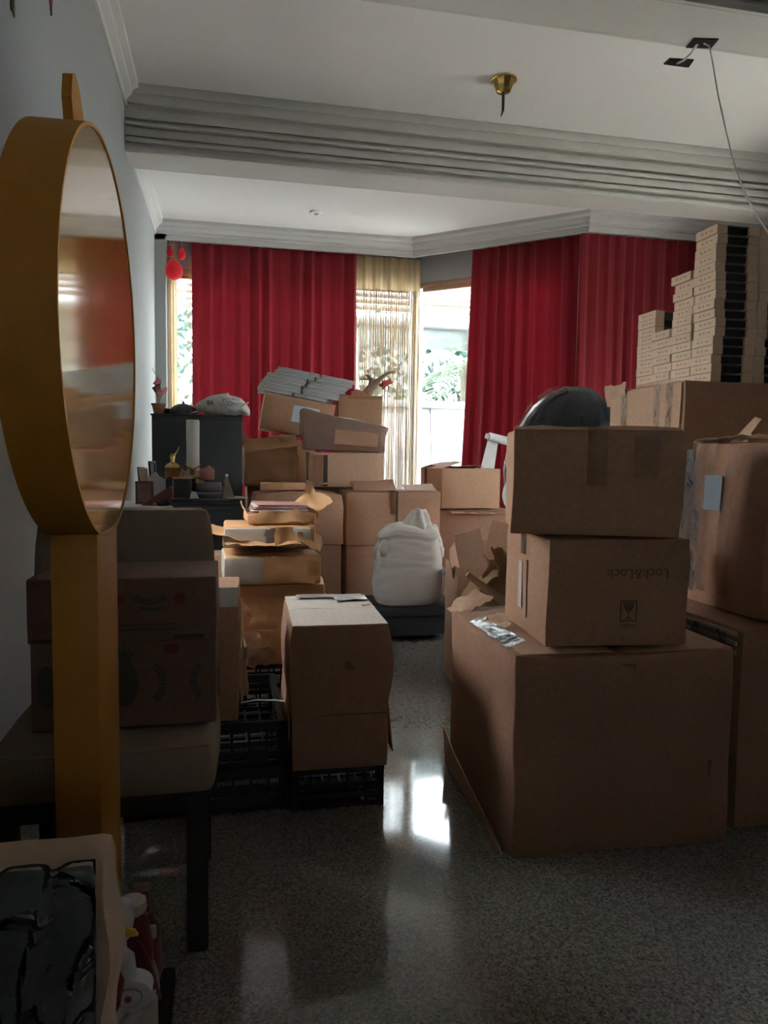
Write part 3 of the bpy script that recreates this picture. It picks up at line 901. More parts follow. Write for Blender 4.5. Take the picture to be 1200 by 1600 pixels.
# ---- right edge: lower carton and the taped one on it
w, d, h = .62, .62, .637
loc = at_fl(onZ(1146, 1296, 0), w, d, 0)
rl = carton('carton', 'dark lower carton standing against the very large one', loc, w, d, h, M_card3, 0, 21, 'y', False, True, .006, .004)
for k in range(3):
    ob('board_edge', boxbm(-.003, .003, -d/2+.02, d/2-.02, -.006, .006), M_greyp, rl, loc=(-w/2-.007, 0, h-.02-.03*k), smooth=False)
ob('plastic_wrap', crumple(.5, .2, .004, 6, 10, 6), M_film, rl, loc=(-w/2-.014, 0, h-.12), rot=(PI/2, 0, PI/2))
w, d, h = .50, .40, .57
p = onZ(1190, 973, .64)
loc = at_fl(Vector((p.x-.005, p.y, .645)), w, d, 0)
def lean(c, u, v, t):
    c.x += .012*(t+1)
    if t > .6 and u < -.5: c.x += .0
    c.x -= .018*(1-t*t)*(u < -.9)
    return c
rt_ = carton('carton', 'tall carton bound in clear tape with a torn flap on top', loc, w, d, h, M_card3, R(1), 25, 'x', False, False, .008, .006, 6, lean)
ob('torn_flap', crumple(.10, .42, .018, 3, 10, 10, .012), M_card2, rt_, loc=(-w/2+.06, 0, h+.012), rot=(0, R(6), 0))
ob('torn_flap', prismbm([(0, 0), (.13, .0), (.10, .02), (.02, .085), (-.012, .075), (.03, .03)], .004, 'x'), M_card2, rt_, loc=(-w/2+.06, -.06, h+.004), rot=(0, R(5), 0))
ob('torn_flap', crumple(.24, .20, .012, 8, 8, 10, .012), M_card2, rt_, loc=(-w/2+.17, -d/2+.06, h+.012), rot=(R(-4), 0, .3))
for yv, wd in ((.17, .05), (.085, .045), (-.03, .05)):
    strip(rt_, [((-w/2+.04, yv, h+.014), (0, 1, 0), (0, 0, 1)), ((-w/2+.006, yv, h+.006), (0, 1, 0), (-1, 0, 1)), ((-w/2-.012, yv+.005, h*.72), (0, 1, 0), (-1, 0, 0)), ((-w/2-.024, yv+.008, h*.45), (0, 1, 0), (-1, 0, 0)), ((-w/2-.012, yv+.01, .05), (0, 1, 0), (-1, 0, 0))], wd, M_tape)
ob('blue_label', boxbm(-.0008, .0008, -.045, .045, -.06, .06), mat('faded_blue_label', (.19, .21, .23), .6), rt_, loc=(-w/2-.018, .045, h*.70), rot=(0, R(2), 0), smooth=False)
ob('loose_strap', boxbm(-.006, .006, -.04, .04, -.012, .012, .003), M_black, rt_, loc=(-w/2-.02, .20, h*.78), rot=(R(35), 0, R(20)))
ob('plastic_wrap', crumple(.10, .5, .008, 6, 14, 6), M_film, rt_, loc=(-w/2-.030, .15, h*.52), rot=(PI/2, 0, PI/2))

# ---- carton far right carrying the pile of flat boxes
Yr4 = 2.78
p = onY(1071, 594, Yr4)
w, d, h = 1.05, .60, .43
z4 = p.z-h
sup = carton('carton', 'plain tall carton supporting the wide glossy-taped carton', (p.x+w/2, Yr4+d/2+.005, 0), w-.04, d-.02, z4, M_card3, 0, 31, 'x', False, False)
r4 = carton('carton', 'wide carton with glossy tape carrying the tall pile of flat cartons', (p.x+w/2, Yr4+d/2, z4), w, d, h, M_card, 0, 33, 'x', False, False, .004, .004)
ob('side_sheet', softbox(.006, d*.96, h*.97, 4, .001, 0, .006, 5), M_card2, r4, loc=(-w/2-.008, 0, .005))
for yv in (.16, -.12, -.21):
    strip(r4, [((-w/2+.02, yv, h+.006), (0, 1, 0), (0, 0, 1)), ((-w/2-.014, yv, h-.002), (0, 1, 0), (-1, 0, 1)), ((-w/2-.016, yv, .05), (0, 1, 0), (-1, 0, 0))], .045, M_tape)
ob('torn_flap', crumple(.20, .10, .012, 2, 8, 12, .01), M_card2, r4, loc=(-w/2-.012, .24, h-.02), rot=(R(80), 0, PI/2))
zt = z4+h+.004
X4 = p.x

# ---- the flat cartons: sleeve with an open slot showing black contents
M_slv = mat('pale_kraft_sleeve', (0.74, 0.55, 0.40), .75, .12, 30, spec=.25)
SW, SD, SH = .205, .146, .0385
def sleeve_proto():
    t = thing('flat_carton', '', 'carton', (0, 0, 0))
    s = .05
    ob('sleeve_end', boxbm(-SW/2, -SW/2+s, -SD/2, SD/2, 0, SH-.001, .0015, 1), M_slv, t)
    ob('sleeve_end', boxbm(SW/2-s, SW/2, -SD/2, SD/2, 0, SH-.001, .0015, 1), M_slv, t)
    bm = bmesh.new()
    addbox(bm, -SW/2+s, SW/2-s, -SD/2+.012, SD/2-.012, .003, SH-.006)
    ob('black_tray', bm, M_black, t, smooth=False)
    ob('grey_liner', boxbm(-SW/2+s-.002, SW/2-s+.002, -SD/2+.004, SD/2-.004, SH-.0075, SH-.0045), mat('grey_liner', (.20, .19, .18), .7), t, smooth=False)
    bm = bmesh.new()
    addbox(bm, -.0006, 0, -.004, .004, -.004, .004); addbox(bm, -.0006, 0, .02, .034, -.003, .003); addbox(bm, -.0006, 0, -.04, -.022, -.003, .002)
    ob('printed_mark', bm, mat('pale_red_print', (.40, .25, .17), .8), t, loc=(-SW/2, 0, SH*.5), smooth=False)
    return t
proto = sleeve_proto()
first = True
rnd = random.Random(6)
def place_sleeve(x, y, z, rz, label, group):
    global first
    if first: o = proto; first = False
    else: o = copy_tree(proto)
    o.location = (x, y, z); o.rotation_euler = (0, 0, rz)
    o['label'] = label; o['group'] = group
LABS = ['flat pale carton in the tall front column that forms the corner of the pile', 'flat pale carton in the tall front column next to the corner column', 'flat pale carton in the third tall front column of the pile']
LABT = ['topmost flat carton of the corner column, jutting toward the curtain', 'topmost flat carton of the column next to the corner', 'topmost flat carton of the third tall front column']
LAB2 = 'flat pale carton in the stepped rear columns of the pile against the curtain'
LAB3 = 'flat pale carton in the separate low column at the back of the pile'
x0 = X4+.145+SW/2
ncol = [17, 17, 17]
y0 = Yr4+.04+SD/2
for i in range(3):
    for k in range(17):
        ovh = -.03 if (k == 16 and i == 0) else 0
        if i == 0 and k in (5, 6, 7): ovh = .004
        place_sleeve(x0+i*(SW+.004)+rnd.uniform(-.004, .004)+(.006 if (k//5) % 2 else 0)+ovh*.3, y0+rnd.uniform(-.004, .004)+ovh*.0, zt+k*SH, rnd.uniform(-.01, .01), LABS[i] if k < 16 else LABT[i], 'flat cartons in the tall front columns')
for j, n in ((1, 13), (2, 7)):
    for k in range(n):
        top = k >= n-1
        place_sleeve(x0+rnd.uniform(-.004, .004)-(.01 if top else 0), y0+j*(SD+.002)+rnd.uniform(-.003, .003)+(.012 if (top and j == 1) else 0), zt+k*SH, rnd.uniform(-.01, .01), ('topmost flat carton of the %s stepped column' if top else 'flat pale carton in the %s stepped column behind the tall columns') % ('higher', 'lower')[j-1], 'flat cartons in the stepped rear columns')
for k in range(10):
    place_sleeve(x0+.006+rnd.uniform(-.003, .003), y0+3*(SD+.003)+.006, zt+k*SH, rnd.uniform(-.01, .01)+R(2), LAB3, 'flat cartons in the back column')

# ================================================================== GOLD HAND-MIRROR PROP
Yg, rg = 1.42, .350
Xg = -.211; zg = 1.352; th = .085
gm = thing('giant_hand_mirror', 'oversized gold hand mirror prop standing by the left wall', 'prop', (Xg-th/2, Yg, 0), (0, 0, R(-1.5)))
# local: face towards +X at x=th/2
bm = bmesh.new(); n = 96
rim_o = [(rg*math.cos(2*PI*k/n), zg+rg*math.sin(2*PI*k/n)) for k in range(n)]
rim_i = [((rg-.006)*math.cos(2*PI*k/n), zg+(rg-.006)*math.sin(2*PI*k/n)) for k in range(n)]
rows = []
for prof_, x in ((rim_o, -th/2), (rim_o, th/2), (rim_i, th/2), (rim_i, -th/2)):
    rows.append([bm.verts.new((x, y, z)) for y, z in prof_])
for a in range(4):
    for k in range(n):
        bm.faces.new((rows[a][k], rows[a][(k+1) % n], rows[(a+1) % 4][(k+1) % n], rows[(a+1) % 4][k]))
ob('rim', bm, M_gold, gm, ang=50)
ob('mirror_face', prismbm([((rg-.006)*math.cos(2*PI*k/n), zg+(rg-.006)*math.sin(2*PI*k/n)) for k in range(n)], .008, 'x'), M_goldf, gm, loc=(th/2-.010, 0, 0), smooth=False)
ob('back_panel', prismbm([((rg-.006)*math.cos(2*PI*k/n), zg+(rg-.006)*math.sin(2*PI*k/n)) for k in range(n)], .006, 'x'), M_gold, gm, loc=(-th/2+.002, 0, 0), smooth=False)
ob('handle', boxbm(-.034, th/2-.001, -.105, .085, .03, zg-rg+.012, .003), M_gold, gm)
ob('foot_plate', boxbm(-.045, th/2+.008, -.115, .095, 0, .03, .004), M_gold, gm)
leaf = [(-.03, 0), (-.045, .045), (-.035, .085), (-.01, .098), (.025, .08), (.06, .035), (.07, -.005)]
ob('leaf_finial', prismbm([(y, zg+rg-.006+z) for y, z in leaf], .016, 'x'), M_gold, gm, loc=(-.012, -.02, 0), smooth=False)

# ================================================================== CHAIR
Ych = onZ(335, 1480, 0).y
chx = -.275
ch = thing('dining_chair', 'beige upholstered high-back chair with dark legs, a fruit carton on its seat', 'chair', (chx, Ych+.20, 0))
SZ = .495
def cush(c, u, v, t):
    if t > 0: c.x *= 1-.04*t*t; c.y *= 1-.03*t*t
    return c
ob('seat', softbox(.49, .46, .115, 5, .022, .012, .002, 3, fn=cush), M_chair, ch, loc=(0, .01, SZ-.115))
ob('seat_piping', tubebm([(-.235, -.205, SZ-.006), (0, -.212, SZ-.004), (.232, -.205, SZ-.006)], .004, 6), M_chair, ch)
ob('apron', boxbm(-.215, .215, -.185, .20, SZ-.17, SZ-.11, .004), M_dwood, ch)
for sx in (-1, 1):
    ob('leg', boxbm(sx*.205-.024, sx*.205+.024, -.205, -.157, 0, SZ-.11, .004), M_dwood, ch)
    ob('leg', boxbm(sx*.205-.022, sx*.205+.022, .185, .23, 0, SZ-.09, .004), M_dwood, ch)
zt_ = onY(200, 795, Ych+.20+.22).z
def bk(c, u, v, t):
    if t > .3: c.x *= 1-.05*((t-.3)/.7)**3
    return c
ob('backrest', softbox(.465, .075, zt_-SZ+.04, 5, .022, .010, .0, 5, fn=bk), M_chair, ch, loc=(0, .245, SZ-.04), rot=(R(-3), 0, 0))
ob('back_piping', tubebm([(.228, .21, SZ+.05), (.222, .212, zt_-.06)], .003, 5), M_chair, ch)
# fruit carton on the seat
M_fruit = card('printed_fruit_carton', (.205, .115, .085))
fy = Ych+.20-.115
pr_ = onY(339, 1000, fy).x; plx = onY(42, 1000, fy).x
fw_ = pr_-plx; fh = onY(200, 911, fy).z-SZ
fc = thing('fruit_carton', 'two-piece fruit carton with printed pineapples sitting on the chair', 'box', ((pr_+plx)/2, fy+.14, SZ+.012))
ob('base_tray', softbox(fw_-.006, .262, fh*.62, 4, .004, .003, .002, 3), M_fruit, fc)
ob('lid', softbox(fw_, .272, fh*.42, 4, .004, .003, .002, 5), M_fruit, fc, loc=(0, 0, fh*.58))
M_gink = mat('dark_green_print', (.075, .068, .055), .8); 
yf = -.272/2-.005
for x0_, x1_ in ((-fw_/2+.01, -fw_/2+.085), (fw_/2-.10, fw_/2-.03)):
    ob('hand_slot', boxbm(x0_, x1_, -.002, .002, -.005, .005, .001), M_ink, fc, loc=(0, yf+.001, fh*.60), smooth=False)
def arcbar(cx, cz, r, a0, a1, wd, name, m, y, letters=0):
    bm = bmesh.new(); k = 14
    if letters:
        for i in range(letters):
            a = R(a0+(a1-a0)*(i+.5)/letters); da = R((a1-a0)/letters*.36)
            q = [(cx+(r+s*wd/2)*math.cos(a+e*da), cz+(r+s*wd/2)*math.sin(a+e*da)) for e, s in ((-1, -1), (1, -1), (1, 1), (-1, 1))]
            vs = [bm.verts.new((x, y, z)) for x, z in q]+[bm.verts.new((x, y+.0012, z)) for x, z in q]
            for f_ in ((0, 1, 2, 3), (7, 6, 5, 4), (0, 4, 5, 1), (1, 5, 6, 2), (2, 6, 7, 3), (3, 7, 4, 0)): bm.faces.new([vs[i_] for i_ in f_])
    else:
        o_ = [(cx+(r+wd/2)*math.cos(R(a0+(a1-a0)*i/k)), cz+(r+wd/2)*math.sin(R(a0+(a1-a0)*i/k))) for i in range(k+1)]
        i_ = [(cx+(r-wd/2)*math.cos(R(a0+(a1-a0)*i/k)), cz+(r-wd/2)*math.sin(R(a0+(a1-a0)*i/k))) for i in range(k, -1, -1)]
        bm.free(); bm = prismbm(o_+i_, .0012, 'y')
        for v in bm.verts: v.co.y += y
    return ob(name, bm, m, fc, smooth=False)
yl = yf-.001
def ellp(cx, cz, a, b, m, name='printed_fruit', y=None):
    o_ = prismbm([(cx+a*math.cos(2*PI*k/20), cz+b*math.sin(2*PI*k/20)) for k in range(20)], .0012, 'y')
    return ob(name, o_, m, fc, loc=(0, (yl if y is None else y), 0), smooth=False)
for cx in (-.06, .055):
    pass
# lid: two red marks and an arched word between them
zl = fh*.86
ellp(-.02, zl, .022, .012, M_redink); ellp(.125, zl, .013, .014, M_redink)
arcbar(.058, zl+.055, .062, 235, 305, .016, 'printed_word', M_gink, yl, 9)
arcbar(.058, zl+.05, .075, 250, 290, .008, 'printed_word', M_gink, yl)
for k in range(2):
    ob('printed_line', boxbm(-.05, .12, 0, .0012, -.002, .002), M_gink, fc, loc=(0, yl, fh*.69-.012*k), smooth=False)
# tray: pineapple silhouettes lying on their sides with arched words
zt2 = fh*.30
ellp(.0, zt2, .030, .055, M_gink)
for k in range(5):
    a = R(50+20*k)
    ob('printed_leaf', prismbm([(-.008, 0), (.008, 0), (.0, .05)], .0012, 'y'), M_gink, fc, loc=(0, yl, zt2+.05), rot=(0, R(-40+20*k), 0), smooth=False)
arcbar(.03, zt2, .055, -50, 50, .018, 'printed_word', M_gink, yl, 10)
arcbar(.21, zt2, .055, 135, 225, .016, 'printed_word', M_gink, yl, 9)
ellp(.105, zt2+.08, .018, .013, M_redink)
ellp(-.17, zt2, .022, .05, M_gink)
arcbar(-.15, zt2, .045, -50, 50, .014, 'printed_word', M_gink, yl, 8)
ob('hole', boxbm(-.001, .001, -.045, .045, -.035, .035, .0), M_ink, fc, loc=(fw_/2+.002, 0, fh*.2), smooth=False)

# carton behind the chair, white scrap on its corner
kr = onY(374, 1000, 2.33).x
ztop = onY(350, 920, 2.33).z
M_crate = M_black
def crate(name, label, loc, w, d, h, rz=0, nx=6, nz=3, group=None):
    t = thing(name, label, 'crate', loc, (0, 0, rz), group)
    b = .012
    bm = bmesh.new()
    addbox(bm, -w/2, w/2, -d/2, -d/2+b*1.6, h-.03, h); addbox(bm, -w/2, w/2, d/2-b*1.6, d/2, h-.03, h)
    addbox(bm, -w/2, -w/2+b*1.6, -d/2, d/2, h-.03, h); addbox(bm, w/2-b*1.6, w/2, -d/2, d/2, h-.03, h)
    ob('rim', bm, M_crate, t, smooth=False)
    for sx in (-1, 1):
        for sy in (-1, 1):
            ob('corner_post', boxbm(sx*(w/2-b)-b, sx*(w/2-b)+b, sy*(d/2-b)-b, sy*(d/2-b)+b, 0, h-.02, .003), M_crate, t)
    def lattice(L_, mk):
        bm = bmesh.new()
        n = max(3, int(L_/.055))
        for i in range(1, n):
            s = -L_/2+L_*i/n
            mk(bm, s-.004, s+.004, 0, h-.02)
        for k in range(nz):
            z = .012+(h-.05)*k/nz
            mk(bm, -L_/2, L_/2, z-.008, z+.008)
        return bm
    for s in (-1, 1):
        ob('lattice_side', lattice(w, lambda bm, a, c, z0, z1: addbox(bm, a, c, s*(d/2-.006)-.004, s*(d/2-.006)+.004, z0, z1)), M_crate, t, smooth=False)
        ob('lattice_side', lattice(d, lambda bm, a, c, z0, z1: addbox(bm, s*(w/2-.006)-.004, s*(w/2-.006)+.004, a, c, z0, z1)), M_crate, t, smooth=False)
    bm = bmesh.new()
    n = max(3, int(w/.055))
    for i in range(n+1):
        s = -w/2+.006+(w-.012)*i/n; addbox(bm, s-.004, s+.004, -d/2, d/2, .004, .012)
    n = max(3, int(d/.055))
    for i in range(n+1):
        s = -d/2+.006+(d-.012)*i/n; addbox(bm, -w/2, w/2, s-.004, s+.004, .004, .012)
    ob('lattice_base', bm, M_crate, t, smooth=False)
    return t
cx0, cx1 = -.32, .185
yk = 2.34
crate('plastic_crate', 'black lattice crate on the floor beside the chair', ((cx0+cx1)/2, yk+.28, 0), cx1-cx0, .54, .145, 0)
crate('plastic_crate', 'black lattice crate stacked on the one beside the chair', ((cx0+cx1)/2-.005, yk+.285, .145), cx1-cx0, .54, .15, 0)
zc = .302
kc = carton('carton', 'shabby carton on the black crates behind the chair', (kr-.16, 2.36+.11, zc), .32, .20, ztop-zc, M_card, R(-2), 41, 'x', False, False, .006, .006)
ob('white_scrap', boxbm(-.028, .028, -.003, .003, -.032, .03), M_paper, kc, loc=(.160-.028, -.108, ztop-zc-.03), smooth=False)
ob('torn_edge', crumple(.03, .34, .01, 4, 8, 14, .006), M_card2, kc, loc=(.170, -.06, .22), rot=(PI/2, 0, R(80)))
ob('torn_edge', crumple(.03, .16, .012, 8, 8, 14, .008), M_card2, kc, loc=(.178, -.03, .14), rot=(PI/2, 0, R(60)))
# white cord across the crate
t = ob('thin_cord', tubebm([onZ(376, 1098, .30), onZ(400, 1094, .302), onZ(430, 1094, .302), onZ(455, 1097, .30)], .003, 5), M_wire)
tag(t, 'thin pale cord lying across the top black crate', 'cord')

# ================================================================== CENTRE CARTON ON ITS CRATE
p = onZ(458, 1272, 0)
cw = onZ(608, 1272, 0).x-p.x
crate('plastic_crate', 'low black crate under the taped carton standing in the aisle', (p.x+cw/2, p.y+.27, 0), cw, .52, .15, R(-1))
pc_ = onZ(459, 1207, .152)
w, d = onZ(612, 1207, .152).x-pc_.x+.002, .50
h = onY(540, 976, pc_.y).z-.152
M_toplit = card('window_lit_cardboard', (.62, .53, .45))  # window glare on the carton top put into the board colour
def openbot(c, u, v, t):
    if u > .9: c.x += .020*math.sin(PI*max(0, min(1, (t+.1)/1.1)))*(t > -.1)
    if u < -.9: c.x -= .010*math.sin(PI*max(0, min(1, (t+.4)/1.4)))
    return c
cc = carton('carton', 'upright carton with silver tape on top standing alone in the aisle', (pc_.x+w/2, pc_.y+d/2, .152), w, d, h, M_card3, R(-1.5), 51, 'x', False, False, .0, .007, 8, openbot)
ob('flap', flapbm(w-.004, d/2-.002, .003, .003, 3), M_toplit, cc, loc=(0, -d/2, h), rot=(R(.5), 0, 0))
ob('flap', flapbm(w-.004, d/2-.002, .003, .003, 4), M_toplit, cc, loc=(0, d/2, h), rot=(R(.5), 0, PI))
M_stape = mat('shiny_silver_tape', (.62, .62, .60), .16, .1, 20, .25, 60, metal=.5)
ob('tape', crumple(.12, .10, .003, 3, 8, 20), M_stape, cc, loc=(w/2-.075, .165, h+.010), rot=(0, 0, .1))
ob('tape', crumple(.16, .06, .003, 5, 8, 20), M_stape, cc, loc=(-w/2+.12, .20, h+.010), rot=(0, 0, -.05))
ob('side_flap', flapbm(d*.8, .19, .004, .004, 6, .0), M_card3, cc, loc=(w/2+.010, 0, .215), rot=(R(-83), 0, -PI/2))
ob('side_flap', flapbm(d*.9, .18, .004, .008, 9, .0), M_card, cc, loc=(-w/2-.006, .0, .215), rot=(R(-86), 0, PI/2))
ob('crease_line', boxbm(-w/2+.004, w/2-.004, -.001, .001, -.0015, .0015), M_ink, cc, loc=(0, -d/2-.001, h*.38), smooth=False)
ob('stain', prismbm([(.025*math.cos(2*PI*k/12)*(1+.3*math.sin(3*k)), .017*math.sin(2*PI*k/12)) for k in range(12)], .0008, 'y'), mat('damp_stain', (.17, .095, .065), .8), cc, loc=(.035, -d/2-.003, h*.72), smooth=False)

# ================================================================== PARCELS BEHIND THE CENTRE CARTON
Yp = 3.02
zp0 = onY(430, 1035, Yp).z
pl_, pr2 = onY(366, 960, Yp).x, onY(511, 960, Yp).x
crate('plastic_crate', 'black crate under the stack of torn paper parcels', ((pl_+pr2)/2, Yp+.22, 0), pr2-pl_+.02, .40, zp0-.002, 0, nz=4)
def parcel(name, label, px0, px1, py0, py1, Y, d, m, seed, rz=0, jit=.008, z0=None, cat='parcel'):
    a, b = onY(px0, py1, Y), onY(px1, py1, Y)
    z0 = a.z*.5+b.z*.5 if z0 is None else z0
    z1 = onY((px0+px1)/2, py0, Y).z
    w = b.x-a.x
    t = thing(name, label, cat, ((a.x+b.x)/2, Y+d/2, z0), (0, 0, rz))
    ob('body', softbox(w, d, z1-z0, 6, .010, 0, jit, seed, 9), m, t)
    return t, w, d, z1-z0, z1
t, w, d, h, z = parcel('paper_parcel', 'crumpled brown paper parcel at the bottom of the torn parcel stack', 366, 510, 913, 1035, Yp, .36, M_kraft2, 3, R(-2), .010, zp0)
ob('paper_fold', crumple(w*.95, h*.5, .012, 4, 12, 10), M_kraft2, t, loc=(.0, -d/2-.010, h*.6), rot=(PI/2, 0, 0))
ob('paper_fold', crumple(w*.8, h*.45, .014, 6, 12, 10), M_kraft2, t, loc=(.03, -d/2-.012, h*.22), rot=(PI/2, 0, 0))
for k, (x, zz, s, a) in enumerate(((-.20, .175, .13, .4), (-.22, .10, .15, -.5), (-.14, .04, .12, .2), (-.17, .17, .10, 1.0), (-.24, .02, .12, .8), (-.08, .015, .10, -.3))):
    ob('torn_paper', crumple(s, s*1.1, .03, 11+k, 9, 12, .014), (M_kraft, M_brnp, M_card2)[k % 3], t, loc=(x, -d/2-.035-.008*k, zz+.03), rot=(R(60+15*k), a, a*.6))
zA = z
t, w, d, h, z = parcel('paper_parcel', 'brown and white wrapped parcel with loose sheets on top', 350, 500, 868, 912, Yp-.03, .34, M_kraft2, 7, R(2), .005, zA+.004)
ob('white_wrapper_end', softbox(w*.42, d*.98, h*.93, 3, .008, 0, .004, 4), M_greyp, t, loc=(-w*.31, -.006, .003))
ob('paper_fold', crumple(w*.5, h*.8, .01, 5, 8, 12), M_kraft2, t, loc=(w*.2, -d/2-.009, h*.5), rot=(PI/2, R(8), 0))
for k in range(3):
    ob('loose_sheet', crumple(.24, .20, .004, 20+k, 6, 8, .006), M_card2, t, loc=(-.03+.03*k, -.068+.012*k, h+.007+.006*k), rot=(0, 0, .1*k-.1))
zB = z+.025
t, w, d, h, z = parcel('paper_parcel', 'torn parcel showing two white bundles inside brown wrapping', 349, 492, 822, 860, Yp+.02, .32, M_kraft2, 12, R(-1), .006, zB)
ob('white_bundle', softbox(w*.50, d*.9, h*.86, 3, .006, 0, .004, 6), M_greyp, t, loc=(-w*.24, -.028, .006))
ob('white_bundle', softbox(w*.40, d*.9, h*.86, 3, .006, 0, .004, 8), M_greyp, t, loc=(w*.26, -.026, .006))
ob('dark_tear', crumple(.045, .06, .008, 4, 6, 20, .010), M_ink, t, loc=(.010, -d/2-.022, h*.55), rot=(PI/2, 0, 0))
ob('torn_paper', crumple(.08, .085, .012, 15, 8, 12, .008), M_kraft2, t, loc=(w*.17, -d/2-.034, h*.52), rot=(R(85), 0, .1))
ob('torn_paper', crumple(.30, .08, .02, 18, 10, 12, .02), M_kraft2, t, loc=(-.02, -d/2-.024, .027), rot=(R(14), 0, .05))
ob('torn_paper', crumple(.18, .13, .02, 21, 8, 12, .02), M_kraft2, t, loc=(-w*.5, -d/2+.03, h*.75), rot=(R(10), R(12), .2))
ob('torn_paper', crumple(.11, .12, .03, 24, 8, 12, .02), M_kraft2, t, loc=(w*.47, -d/2+.01, h*.42), rot=(R(40), R(40), .2))
zC = z
t, w, d, h, z = parcel('paper_parcel', 'opened brown parcel of envelopes on top of the stack', 384, 492, 802, 822, Yp+.06, .26, M_kraft2, 16, R(1), .006, zC+.004)
for k in range(5):
    ob('envelope', boxbm(-.13, .12-.01*k, -.10, .10, 0, .0045, .001, 1), M_paper if k % 2 else M_pink, t, loc=(.0+.006*k, -.012, h+.002+k*.007), rot=(R(1), R(-1+.6*k), .03*k-.05))
ob('torn_paper', crumple(.10, .12, .03, 31, 8, 12, .02), M_kraft2, t, loc=(w/2-.005, -.04, h+.046), rot=(R(50), R(-50), .2))
ob('torn_paper', crumple(.08, .10, .02, 33, 8, 12, .015), M_kraft2, t, loc=(-w/2+.005, -.03, h+.005), rot=(R(20), R(60), .2))
ob('torn_paper', crumple(.22, .05, .014, 35, 8, 12, .015), M_kraft2, t, loc=(.01, -d/2-.014, h*.3+.018), rot=(R(70), 0, 0))
# flap of a carton peeking out left of the stack
p = onY(331, 912, 3.54); q_ = onY(366, 912, 3.54)
hh = onY(345, 866, 3.54).z
carton('carton', 'small open-topped carton just behind the chair back', (p.x+.10, 3.54+.1, 0), .22, .2, hh, M_card2, R(8), 61, 'x', False, True, .002, .004)

# ================================================================== MIDDLE ROW
Y2 = 4.70
zt2_, zm2 = onY(465, 768, Y2).z, onY(465, 852, Y2).z
xl, xr = onY(396, 800, Y2).x, onY(537, 800, Y2).x
b3 = carton('carton', 'brown carton forming the base under the round-edged one', ((xl+xr)/2+.02, Y2+.26, 0), xr-xl-.06, .48, zm2-.002, M_card3, 0, 71, 'x', False, False)
def rnd_top(c, u, v, t):
    if t > .3:
        k = (t-.3)/.7
        c.x *= 1-.04*k*k; c.z -= .02*k*(u*u)
    return c
b2 = carton('carton', 'brown carton with worn rounded top edges behind the parcels', ((xl+xr)/2, Y2+.25, zm2+.001), xr-xl, .48, zt2_-zm2, M_card, 0, 73, 'x', False, False, .006, .008, 6, rnd_top)
t = thing('brown_packet', 'flat string-tied brown paper packet on the rounded carton', 'packet', tuple(Vector((onY(443, 760, Y2+.06).x, Y2+.14, zt2_+.006))), (0, 0, R(-4)))
ob('packet_body', softbox(.29, .17, .045, 4, .006, .0, .006, 6, 9), M_kraft, t)
ob('string', boxbm(-.004, .004, -.088, .088, 0, .05), M_card2, t, smooth=False)
Y1 = 4.95
xl1, xr1 = onY(541, 800, Y1).x, onY(688, 800, Y1).x
z1m, z1t = onY(610, 852, Y1).z, onY(610, 767, Y1).z
carton('carton', 'large brown carton under the strapped one behind the white sack', ((xl1+xr1)/2, Y1+.17, 0), xr1-xl1-.01, .33, z1m-.002, M_card3, 0, 77, 'y', False, False)
b1 = carton('carton', 'wide brown carton with a tape band over its top behind the white sack', ((xl1+xr1)/2, Y1+.17, z1m), xr1-xl1, .34, z1t-z1m, M_card, 0, 79, 'y', True, True, .004, .005, 5, tape_drop=.16)
ob('raised_flap', flapbm(.30, .14, .003, .008, 4, .02), M_card, b1, loc=(-.13, -.16, z1t-z1m+.004), rot=(R(18), 0, 0))
ob('raised_flap', flapbm(.22, .16, .003, .008, 9, .01), M_card2, b1, loc=(.20, -.16, z1t-z1m+.004), rot=(R(12), 0, 0))
ob('dark_strap', boxbm(-.006, .006, -.003, .003, -.30, .0), M_ink, b1, loc=(.02, -.178, z1t-z1m-.004), smooth=False)

# low black bench with the sack on it
Yb = 4.40
bx0, bx1 = onY(592, 960, Yb).x, onY(722, 960, Yb).x
zb_ = onY(640, 950, Yb+.02).z
t = thing('low_bench', 'low black bench on the floor under the bulging white sack', 'bench', ((bx0+bx1)/2, Yb+.24, 0))
bw = bx1-bx0
ob('bench_top', boxbm(-bw/2, bw/2, -.24, .24, zb_-.05, zb_, .006), M_blackm, t)
ob('bench_skirt', boxbm(-bw/2+.02, bw/2-.02, -.22, .22, .04, zb_-.04, .004), M_blackm, t)
for sx in (-1, 1):
    for sy in (-1, 1):
        ob('leg', boxbm(sx*(bw/2-.04)-.025, sx*(bw/2-.04)+.025, sy*.19-.025, sy*.19+.025, 0, .06, .003), M_blackm, t)
